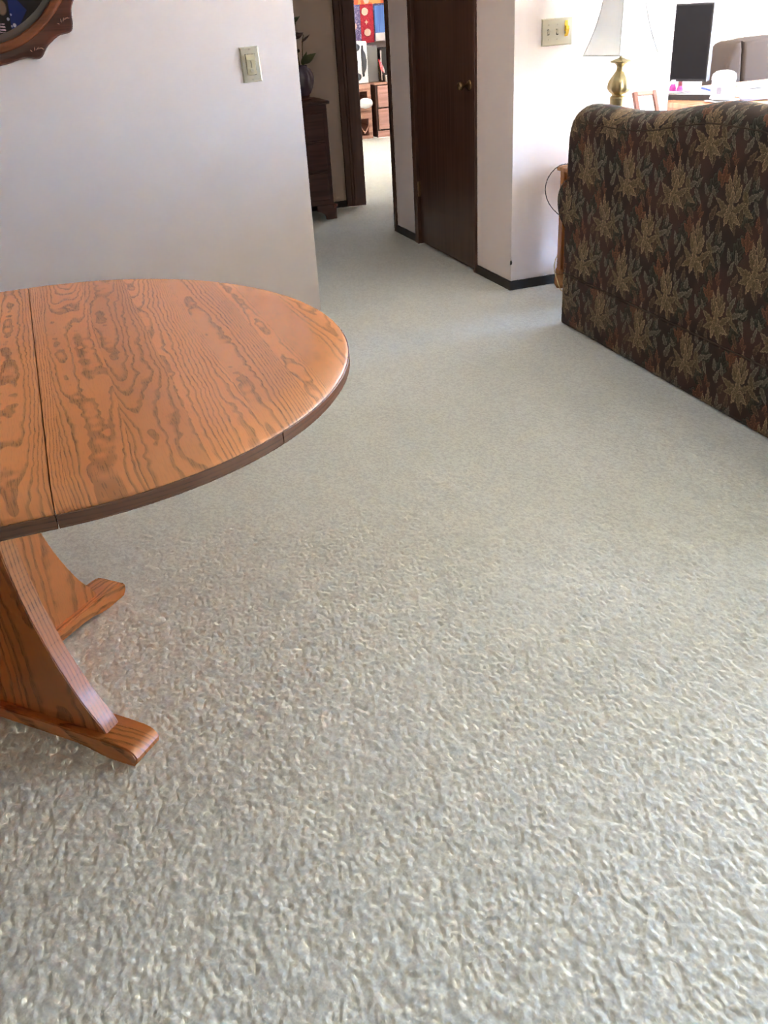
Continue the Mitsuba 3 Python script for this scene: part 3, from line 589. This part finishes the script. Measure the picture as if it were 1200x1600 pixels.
def glass_fn(p, n, uv):
    x, z = (p.x - OX) / OA, (p.z - OZ) / OB
    c = mix((0.010, 0.009, 0.008), (0.020, 0.018, 0.016), fbm(x * 9, z * 9, 1.0, 2))
    navy = smoothstep(0, .015, x - .285 - .10 * (z + .70)) * smoothstep(0, .015, .44 - x - 0.9 * dr.abs(z + .725)) * smoothstep(0, .015, -z - .56)
    c = mix(c, (0.012, 0.018, 0.060), navy)
    c = mix(c, (0.12, 0.075, 0.05), smoothstep(.045, .03, dr.sqrt(dr.square(x - .235) + dr.square((z + .70) * .8))))
    hand = smoothstep(.0, .01, .235 - x) * smoothstep(.0, .01, x - .05) * smoothstep(0, .01, z + .86) * smoothstep(0, .01, -.795 - z) * smoothstep(.35, .6, 0.5 + 0.5 * dr.sin(z * 330 + x * 40))
    c = mix(c, (0.36, 0.24, 0.25), hand)
    for a, b, r, q in ((.297, -.747, .009, .25), (.268, -.774, .013, .22), (.309, -.815, .016, .26), (.285, -.82, .009, .2)):
        c = mix(c, (q, q * .92, q * .95), smoothstep(r, r * .6, dr.sqrt(dr.square(x - a) + dr.square(z - b))))
    return c
satin('mat_picture', mikit.proc(glass_fn), 0.15, 0.5)
satin('mat_glass_bevel', lin(70, 66, 62), 0.10, 0.6)
add('glass', WALLF(ring_mesh([(oval(OA * .885, OB * .885, N_), .0105), (oval(.001, .001, N_), .0105)], N_)), 'mat_picture', pf, False, 'dark glass with blue and pale shapes')
add('glass_bevel', WALLF(ring_mesh([(inn, .007), (oval(OA * .885, OB * .885, N_), .0105)], N_)), 'mat_glass_bevel', pf, True, 'grey bevelled rim of the glass')
def sprig(ang):
    c = np.array([OA * 1.075 * math.cos(ang), OB * 1.075 * math.sin(ang)]); ms = []
    for k, (t, l) in enumerate(((-50, .020), (-15, .024), (20, .022), (55, .018), (110, .014))):
        m = trimesh.creation.icosphere(2, 1.0); m.apply_scale([l * .32, .0016, .002]); a = math.degrees(ang) + t + 90
        m = move(m, rz=a); ms.append(move(m, c[0] + .006 * math.cos(math.radians(a)) + .007 * (k - 2) * math.sin(ang), c[1] + .006 * math.sin(math.radians(a)) - .007 * (k - 2) * math.cos(ang), .0195))
    return join(*ms)
satin('mat_carved_worn', lin(120, 84, 66), 0.4)
for k in range(6):
    for o in (8.5, -8.5): add('carved_leaves', WALLF(sprig(math.radians(-57.3 + o + 60 * k))), 'mat_carved_worn', pf, True)

# ------------------------------------------------------------------ chest in the hallway, vase, plant
cc = thing('chest_of_drawers', 'dark reddish brown chest of drawers at the end of the hallway', 'chest of drawers')
cx0, cx1, cy0, cy1, cz = 1.10, 1.975, 6.44, 6.785, 0.785
add('body', box(cx0, cx1, cy0, cy1, .10, cz - .022, .003), 'mat_chest', cc)
add('top', box(cx0 - .02, cx1 + .018, cy0 - .02, cy1 + .005, cz - .024, cz, .006), 'mat_chest', cc)
dz0 = .135
for h in (.20, .20, .185):
    d_ = add('drawer', box(cx0 + .03, cx1 - .03, cy0 - .012, cy0 + .02, dz0, dz0 + h - .012, .004), 'mat_chest', cc)
    for x in (cx0 + .2, cx1 - .2): add('pull', frame_map(lathe([(0, 0), (.012, 0), (.008, .01), (.013, .02), (0, .026)], 16), (x, cy0 - .012, dz0 + h / 2), [1, 0, 0], [0, 0, 1], [0, -1, 0]), 'mat_brass', d_, 30)
    dz0 += h
brk = [(0, 0), (.075, 0), (.078, .012), (.085, .03), (.105, .05), (.14, .062), (.14, .10), (-.012, .10), (-.012, .085), (0, .075)]
for x, s in ((cx1 + .012, -1), (cx0 - .012, 1)):
    m = frame_map(extrude(brk, .022), (x, cy0 + .01, 0), [s, 0, 0], [0, 0, 1], [0, -1, 0]); n2 = frame_map(extrude(brk, .022), (x - s * .0, cy0 - .012, 0), [0, 1, 0], [0, 0, 1], [s, 0, 0])
    add('bracket_foot', join(m, n2), 'mat_chest', cc)
    add('bracket_foot', box(min(x, x + s * .05), max(x, x + s * .05), cy1 - .06, cy1, 0, .10, .003), 'mat_chest', cc)
vs_ = thing('vase', 'glossy dark violet round vase standing on the hallway chest', 'vase')
VX, VY = 1.865, 6.60
add('body', move(lathe([(0, .028), (.036, .028), (.052, .042), (.070, .075), (.079, .110), (.081, .135), (.076, .165), (.062, .190), (.046, .203), (.040, .208), (.043, .216), (.040, .218), (.035, .206), (.055, .188), (.070, .160), (.072, .110), (.055, .060), (0, .040)], 40), VX, VY, cz), 'mat_vase', vs_, 40)
add('stand', move(lathe([(0, 0), (.052, 0), (.054, .008), (.046, .014), (.040, .020), (.044, .028), (0, .030)], 32), VX, VY, cz), 'mat_chest', vs_, 30, 'dark round foot under the vase')
pl = thing('plant', 'artificial dark leafy stems rising from the violet vase', 'plant')
def leaf_mesh(base, tip, w, bend=.02, nrm=(0, -1, .3)):
    base, tip = np.array(base, float), np.array(tip, float); ax = tip - base; L = np.linalg.norm(ax); ax /= L; sd = np.cross(ax, nrm); sd /= np.linalg.norm(sd); up = np.cross(sd, ax); v, f = [], []
    for i, t in enumerate(np.linspace(0, 1, 9)):
        ww = w * math.sin(math.pi * min(t ** .75, 1)) * (1 - .25 * t) + .0006; c = base + ax * L * t + up * bend * math.sin(math.pi * t)
        for s in (-1, 0, 1): v.append(c + sd * ww * s + up * (.25 * ww * abs(s)))
    for i in range(8):
        for j in range(2): a = i * 3 + j; f += [[a, a + 1, a + 4], [a, a + 4, a + 3]]
    m = trimesh.Trimesh(np.array(v), f, process=False); b = m.copy(); b.vertices = b.vertices - up * .0012; b.invert(); return join(m, b)
zt_ = cz + .20
stems = [[(VX - .01, VY, zt_ - .05), (VX - .02, VY, zt_ + .12), (VX - .045, VY - .01, zt_ + .30), (VX - .075, VY - .02, zt_ + .75)], [(VX + .01, VY, zt_ - .05), (VX + .015, VY - .01, zt_ + .06), (VX + .02, VY - .02, zt_ + .16), (VX + .03, VY - .02, zt_ + .20)], [(VX, VY, zt_ - .05), (VX - .03, VY + .01, zt_ + .2), (VX - .08, VY + .01, zt_ + .5), (VX - .11, VY, zt_ + .65)]]
for s in stems: add('stem', tube(spline(s, 20), .003, 6), 'mat_stem', pl, True)
add('leaf', leaf_mesh((VX + .012, VY - .02, zt_ + .03), (VX + .105, VY - .03, zt_ + .085), .026, .012), 'mat_leaf', pl, True, 'broad green pointed leaf')
add('leaf', leaf_mesh((VX + .004, VY - .02, zt_ + .02), (VX + .035, VY - .05, zt_ + .10), .020, .012), 'mat_leaf', pl, True)
add('leaf', leaf_mesh((VX + .012, VY - .02, zt_ + .155), (VX + .075, VY - .03, zt_ + .200), .007, .006), 'mat_leaf_dark', pl, True)
for k in range(26):
    t = rng.uniform(.12, 1); si = 0 if k % 3 else 2; q = spline(stems[si], 60)[int(t * 59)]
    if q[2] < zt_ + .08: continue
    a = rng.uniform(0, 2 * math.pi); l = rng.uniform(.045, .085)
    add('leaf', leaf_mesh(q, q + np.array([math.cos(a) * l, math.sin(a) * l * .6, rng.uniform(-.3, .7) * l]), rng.uniform(.010, .018), .010), 'mat_leaf_dark' if k % 4 else 'mat_leaf', pl, True)

# ------------------------------------------------------------------ the bright back room
FY = 10.40
def crate(x0, x1, z0, z1):
    ms = [('side_board', box(x0, x0 + .016, FY, FY + .36, z0, z1)), ('side_board', box(x1 - .016, x1, FY, FY + .36, z0, z1)), ('rail', box(x0, x1, FY - .012, FY, z0, z0 + .035)), ('rail', box(x0, x1, FY - .012, FY, z1 - .075, z1)),
          ('bottom_board', box(x0, x1, FY, FY + .36, z0, z0 + .014)), ('top_board', box(x0, x1, FY, FY + .36, z1 - .014, z1)), ('back_board', box(x0, x1, FY + .35, FY + .362, z0, z1)), ('post', box(x1 - .045, x1, FY - .013, FY + .0, z0, z1)), ('post', box(x0, x0 + .045, FY - .013, FY + .0, z0, z1))]
    for k in range(4):
        s = x0 + .05 + k * (x1 - x0 - .10) / 3
        ms.append(('lattice_slat', move(box(-.006, .006, FY - .008, FY - .002, -.085, .085), s, 0, (z0 + z1) / 2 - .02, ry=35 if k % 2 else -35)))
    return ms
for z0, z1, lab in ((0, .285, 'lower wooden crate with crossed slats under the white speaker'), (.287, .565, 'upper wooden crate directly under the white speaker')):
    c_ = thing('crate', lab, 'crate', 'stacked crates in the back room')
    for nm, m in crate(3.36, 3.715, z0, z1): add(nm, m, 'mat_crate', c_)
cush = trimesh.creation.icosphere(3, 1.0); cush.apply_scale([.085, .07, .055]); cush.vertices += .012 * (meshkit.fbm(cush.vertices * 22, 2)[:, None] - .5)
single('cushion', move(cush, 3.625, FY - .072, .345 + .03), 'mat_paper', 'white rounded bundle sticking out of the upper crate', 'cushion', True)
wood('mat_drawer', lin(206, 164, 150), lin(184, 140, 126), lambda p: p.x, lambda p: p.z, 0.5, 0.1)
cb = thing('drawer_cabinet', 'pinkish brown drawer cabinet right of the crates in the bright room', 'cabinet')
add('body', box(3.765, 4.35, FY - .02, FY + .40, .0, .545, .003), 'mat_casing', cb); add('top', box(3.755, 4.36, FY - .035, FY + .41, .545, .562, .003), 'mat_crate', cb)
add('plinth', box(3.775, 4.34, FY - .03, FY - .01, .0, .07, .002), 'mat_drawer', cb)
for z0, z1 in ((.085, .30), (.315, .535)):
    add('drawer', box(3.79, 4.325, FY - .04, FY - .015, z0, z1, .005), 'mat_drawer', cb)
sk = thing('speaker', 'white speaker box with black round drivers on the stacked crates', 'speaker')
sx0, sx1, sz0, sz1, sy = 3.40, 3.712, .566, .985, FY + .02
add('cabinet', box(sx0, sx1, sy, sy + .26, sz0, sz1, .008), 'mat_white_plastic', sk)
def driver(x, z, r, d=.004): return frame_map(lathe([(0, .002), (r * .3, .003), (r * .35, .001), (r * .8, .003), (r * .86, .008), (r, .007), (r, -.004), (0, -.004)], 32), (x, sy - d, z), [1, 0, 0], [0, 0, 1], [0, -1, 0])
satin('mat_cone', (0.03, 0.035, 0.045), 0.4)
for z in (.930, .640): add('driver', driver(3.588, z, .036), 'mat_cone', sk, 30)
add('knob', driver(3.582, .79, .014, .006), 'mat_cone', sk, 30)
SXO = 3.640
dsh = [(3.628 + 0.0, .665)] + [(3.628 + .056 * math.sin(t), .785 - .125 * math.cos(t)) for t in np.linspace(.05, math.pi - .05, 20)] + [(3.628, .905)]
add('woofer', frame_map(extrude([(x - 3.628, z) for x, z in dsh], .012), (SXO, sy + .002, 0), [1, 0, 0], [0, 0, 1], [0, -1, 0]), 'mat_cone', sk)
add('handle', box(3.646, 3.666, sy - .01, sy + .002, .640, .945, .003), 'mat_black', sk)
q_ = thing('quilt', 'red, purple and orange floral quilt hanging in the bright back room', 'quilt')
QY = FY + .34
qx_ = lambda x: x * QY / 10.50
qz_ = lambda z: 1.35 - (1.35 - z) * QY / 10.50
def floret(cx, cz, r, n=12):
    th = np.linspace(0, 2 * np.pi, 96, endpoint=False); rr = r * (1 - .14 * np.abs(np.sin(n * th / 2)))
    return frame_map(extrude(np.column_stack([rr * np.cos(th), rr * np.sin(th)]), .004), (qx_(cx), QY - .007, qz_(cz)), [1, 0, 0], [0, 0, 1], [0, -1, 0])
matte('mat_q_red', mikit.proc(lambda p, n, uv: mix(lin(176, 62, 72), lin(150, 48, 60), smoothstep(.4, .6, noise(p.x * 160, p.z * 160, 1.0)))))
matte('mat_q_purple', mikit.proc(lambda p, n, uv: mix(lin(96, 92, 130), lin(160, 152, 178), smoothstep(.62, .72, noise(p.x * 130, p.z * 130, 2.0)))))
matte('mat_q_orange', mikit.proc(lambda p, n, uv: mix(lin(228, 160, 100), lin(206, 104, 72), smoothstep(.4, .6, noise(p.x * 30, p.z * 30, 2.0)))))
matte('mat_q_cream', lin(226, 190, 170)); matte('mat_towel', mikit.proc(lambda p, n, uv: mix(lin(92, 128, 196), lin(112, 148, 208), smoothstep(.3, .7, noise(p.x * 90, p.z * 4, 2.0)))))
matte('mat_flag_red', lin(200, 50, 60))
def cloth(x0, x1, z0, z1, y, th=.01, amp=.006):
    nx, nz = 24, 8; X = np.linspace(qx_(x0), qx_(x1), nx); Z = np.linspace(qz_(z0), qz_(z1), nz); v = []
    for s in (0, 1):
        for x in X:
            for z in Z: v.append((x, y + amp * math.sin(x * 40) + s * th, z))
    f = []
    for s in (0, 1):
        o = s * nx * nz
        for i in range(nx - 1):
            for j in range(nz - 1): a = o + i * nz + j; f += [[a, a + nz, a + nz + 1], [a, a + nz + 1, a + 1]]
    m = trimesh.Trimesh(np.array(v), f, process=False); return m
add('red_panel', cloth(3.685, 3.835, .965, 1.335, QY, amp=.003), 'mat_q_red', q_, True)
add('purple_panel', cloth(3.30, 3.685, .975, 1.335, QY + .002, amp=.003), 'mat_q_purple', q_, True)
add('purple_panel', cloth(3.835, 3.99, .975, 1.335, QY + .002, amp=.003), 'mat_q_purple', q_, True)
add('orange_border', cloth(3.30, 4.10, 1.335, 1.395, QY, amp=.003), 'mat_q_orange', q_, True)
add('white_border', cloth(3.30, 4.10, 1.395, 1.75, QY, amp=.003), 'mat_paper', q_, True)
for cx, z, r in ((3.735, 1.265, .042), (3.755, 1.065, .042), (3.60, 1.13, .04), (3.76, 1.37, .035)): add('flower', floret(cx, z, r), 'mat_q_cream', q_)
st4 = [(.028 * math.cos(t) * (1 if k % 2 == 0 else .35), .028 * math.sin(t) * (1 if k % 2 == 0 else .35)) for k, t in enumerate(np.linspace(0, 2 * np.pi, 8, endpoint=False))]
add('flower', frame_map(extrude(st4, .004), (qx_(3.748), QY - .007, qz_(1.165)), [1, 0, 0], [0, 0, 1], [0, -1, 0]), 'mat_q_cream', q_)
tw = thing('towel', 'bright blue cloth with a white hem hanging right of the red quilt panel', 'towel')
add('blue_panel', cloth(3.84, 4.12, 1.055, 1.315, QY - .03, amp=.004), 'mat_towel', tw, True); add('white_hem', cloth(3.84, 4.12, .975, 1.054, QY - .03, amp=.004), 'mat_paper', tw, True)
satin('mat_grey_panel', lin(120, 122, 120), 0.6)
tv = thing('computer_case', 'black computer case on the cabinet in the bright room', 'computer'); 
add('case', box(3.90, 4.15, FY + .10, FY + .36, .563, .90, .006), 'mat_black', tv); add('front_strip', box(3.895, 3.905, FY + .098, FY + .11, .58, .88), 'mat_white_plastic', tv)
gb = single('grey_wall_block', box(3.735, 3.885, FY + .16, FY + .38, .563, .93, .006), 'mat_grey_panel', 'grey block standing in for the wall between the white speaker and the black computer case', 'box')  # block standing in for a silver-grey stretch of wall
fl_ = thing('flag', 'tiny red and white striped flag on the cabinet in the bright room', 'flag')
add('staff', tube([(3.862, FY + .06, .563), (3.850, FY + .06, .80)], .0025, 6), 'mat_stem', fl_)
for k in range(6):
    add('stripe', move(box(-.006 + .0, .006, FY + .052, FY + .056, -.075 + .006 * k, .04 - .004 * k), 3.862 + .0125 * k * .7, 0, .76 - .012 * k, ry=-12), 'mat_flag_red' if k % 2 == 0 else 'mat_paper', fl_)
single('desk_cup', move(lathe([(0, 0), (.022, 0), (.026, .07), (.023, .07), (.02, .006), (0, .006)], 24), 3.935, FY + .03, .563), 'mat_white_plastic', 'small white cup at the right end of the cabinet top in the bright room', 'cup', 30)

# ------------------------------------------------------------------ living room: desk, monitor, canister, papers, recliner
dk = thing('desk', 'light brown wooden desk behind the sofa covered with papers', 'desk')
kx0, kx1, ky0, ky1, kz = 3.54, 4.85, 4.40, 5.40, 0.75
add('desktop', box(kx0, kx1, ky0, ky1, kz - .03, kz, .004), 'mat_desk', dk)
add('apron', join(box(kx0 + .06, kx1 - .06, ky0 + .04, ky0 + .06, kz - .13, kz - .03), box(kx0 + .06, kx1 - .06, ky1 - .06, ky1 - .04, kz - .13, kz - .03), box(kx0 + .04, kx0 + .06, ky0 + .06, ky1 - .06, kz - .13, kz - .03), box(kx1 - .06, kx1 - .04, ky0 + .06, ky1 - .06, kz - .13, kz - .03)), 'mat_desk', dk)
for x in (kx0 + .06, kx1 - .06):
    for y in (ky0 + .06, ky1 - .06): add('leg', box(x - .03, x + .03, y - .03, y + .03, 0, kz - .03, .004), 'mat_desk', dk)
mo = thing('monitor', 'black wide computer monitor standing on the desk beyond the white wall', 'monitor')
MA = math.radians(62); mu = np.array([-math.cos(MA), math.sin(MA), 0]); mn = np.array([-math.sin(MA), -math.cos(MA), 0]); M0 = np.array([3.815, 4.80, 0.0])
MF = lambda m: frame_map(m, M0, mu, [0, 0, 1], mn)        # x: leftwards along the screen, y: up, z: out of the screen
add('housing', MF(box(0, .61, .836, 1.243, -.045, 0, .004)), 'mat_monitor_side', mo)
add('screen', MF(box(.008, .602, .85, 1.235, -.002, .0015)), 'mat_screen', mo)
add('bezel', MF(join(box(0, .61, .836, .850, -.01, .003), box(0, .61, 1.235, 1.243, -.01, .003), box(0, .008, .85, 1.235, -.01, .003), box(.602, .61, .85, 1.235, -.01, .003))), 'mat_black', mo)
add('stand', MF(join(box(.27, .34, kz + .012, 1.0, -.075, -.045, .004))), 'mat_black', mo)
add('base', MF(box(.18, .43, kz, kz + .014, -.19, .006, .004)), 'mat_black', mo)
tr = thing('letter_tray', 'flat black tray under papers on the desk below the monitor', 'tray')
u0, u1, w0, w1 = -.10, .36, .060, .150
add('tray', MF(join(box(u0, u1, kz, kz + .006, w0, w1), box(u0, u1, kz, kz + .030, w1 - .006, w1), box(u0, u1, kz, kz + .030, w0, w0 + .006), box(u0, u0 + .006, kz, kz + .030, w0, w1), box(u1 - .006, u1, kz, kz + .030, w0, w1))), 'mat_black', tr)
def sheet(w, d, h, amp=.003, ph=0.0):
    m = box(-w / 2, w / 2, -d / 2, d / 2, 0, h)
    for _ in range(3): m = m.subdivide()
    m.vertices[:, 2] += amp * (1 + np.sin(m.vertices[:, 0] * 31 + ph) * np.cos(m.vertices[:, 1] * 27 + ph)); return m
def on_tray(m, u, w, z, rz=0): p = M0 + mu * u + mn * w; return move(m, p[0], p[1], z, rz=math.degrees(math.atan2(-mu[1], -mu[0])) + rz)
single('paper_stack', on_tray(box(-.215, .215, -.038, .038, 0, .026), .13, .105, kz + .0065), 'mat_paper', 'white paper stack filling the black tray', 'paper')
single('paper_sheet', on_tray(sheet(.30, .070, .002, .004, 1.0), .12, .105, kz + .0335, 4), 'mat_paper', 'top white sheet curling on the tray papers', 'paper')
single('leaflet', on_tray(sheet(.10, .050, .002, .004, 2.0), .06, .105, kz + .0445, -12), 'mat_paper_grey', 'bluish grey leaflet on the tray papers', 'leaflet')
pA, pB = M0 + mu * -.02 + mn * .10, M0 + mu * -.09 + mn * .12
single('pen', tube([(pA[0], pA[1], kz + .062), (pB[0], pB[1], kz + .050)], .006, 8), 'mat_paper_blue', 'blue pen lying on the papers behind the white canister', 'pen')
for bu, mt, lb, hh in ((.190, 'mat_white_plastic', 'magenta bottle leftmost by the wall edge', .075), (.145, 'mat_darkred', 'dark red capped bottle right of the magenta one', .065)):
    b_ = thing('small_bottle', lb + ' on the desk', 'bottle'); q = M0 + mu * bu + mn * .030
    add('body', move(lathe([(0, 0), (.018, 0), (.020, .01), (.020, hh - .015), (.012, hh), (0, hh)], 20), q[0], q[1], kz), 'mat_magenta', b_, 30); add('cap', move(lathe([(0, hh), (.013, hh), (.013, hh + .022), (0, hh + .022)], 20), q[0], q[1], kz), mt, b_, 30)
cn = thing('canister', 'white rounded canister standing on a white sheet on the desk', 'canister')
KX, KY = 3.74, 4.555
add('body', move(lathe([(0, 0), (.066, 0), (.068, .006), (.064, .012), (.064, .098), (0, .098)], 40), KX, KY, kz + .016), 'mat_white_plastic', cn, 30)
add('lid', move(lathe([(0, .098), (.067, .098), (.067, .112), (.062, .128), (.045, .140), (.02, .146), (0, .147)], 40), KX, KY, kz + .016), 'mat_white_plastic', cn, 30)
add('label_mark', frame_map(extrude([(-.012, -.018), (.012, -.018), (.012, .018), (-.012, .018)], .001), (KX - .0645 * math.sin(1.0) - .0, KY - .0645 * math.cos(1.0), kz + .062), [math.cos(1.0), -math.sin(1.0), 0], [0, 0, 1], [-math.sin(1.0), -math.cos(1.0), 0]), 'mat_paper_grey', cn, label='small grey printed mark')
single('napkin', move(sheet(.165, .15, .003, .006, .5), 3.742, 4.548, kz + .0005, rz=30), 'mat_paper', 'crumpled white sheet under the white canister', 'napkin')
single('white_box', move(box(-.26, .26, -.085, .085, 0, .042, .004), 4.185, 4.60, kz + .001, rz=-8), 'mat_paper', 'long flat white box on the desk right of the canister', 'box')
single('magazine', move(sheet(.15, .09, .010, .003, .2), 3.905, 4.475, kz + .001, rz=-14), 'mat_paper_grey', 'grey magazine lying in front of the long white box', 'magazine')
single('leaflet', move(sheet(.11, .06, .002, .002, .7), 4.02, 4.62, kz + .0445, rz=-8), 'mat_paper_grey', 'small grey leaflet on top of the long white box', 'leaflet')
rc = thing('recliner', 'taupe grey upholstered recliner behind the desk', 'armchair')
RX, RY = 5.26, 5.80
def pillow(poly, th, r):
    P = Polygon(poly); pts = []
    for k in range(5):
        a_ = math.pi / 2 * k / 4; q = np.array(P.buffer(-r * (1 - math.cos(a_)) - .001, join_style=1, quad_segs=6).exterior.coords)
        for y in (r - r * math.sin(a_), th - r + r * math.sin(a_)): pts.append(np.column_stack([q[:, 0], np.full(len(q), y), q[:, 1]]))
    return trimesh.convex.convex_hull(np.vstack(pts))
WING = [(-.455, .40), (-.495, .655), (-.478, .765), (-.452, .845), (-.419, .912), (-.387, .95), (-.335, .964), (-.328, .90), (-.330, .655), (-.34, .40)]
BACKP = [(-.325, .40), (-.322, .90), (-.318, .964), (-.20, .975), (0, .980), (.20, .975), (.318, .964), (.322, .90), (.325, .40)]
def lean(m): m.vertices[:, 1] += .12 * (m.vertices[:, 2] - .6); return move(m, RX, RY)
add('backrest', lean(pillow(BACKP, .24, .03)), 'mat_recliner', rc, 60)
add('back_wing', lean(pillow(WING, .26, .03)), 'mat_recliner', rc, 60); add('back_wing', lean(pillow([(min(-x, .43), z) for x, z in WING[::-1]], .26, .03)), 'mat_recliner', rc, 60)
add('seat', move(rbox(-.28, .28, -.32, .05, .18, .48, .06), RX, RY), 'mat_recliner', rc, True)
for s in (-1, 1): add('arm', move(rbox(min(s * .28, s * .47), max(s * .28, s * .44), -.33, .15, .05, .60, .07), RX, RY), 'mat_recliner', rc, True)
add('base', move(box(-.35, .35, -.28, .15, 0, .19, .01), RX, RY), 'mat_recliner_seam', rc)
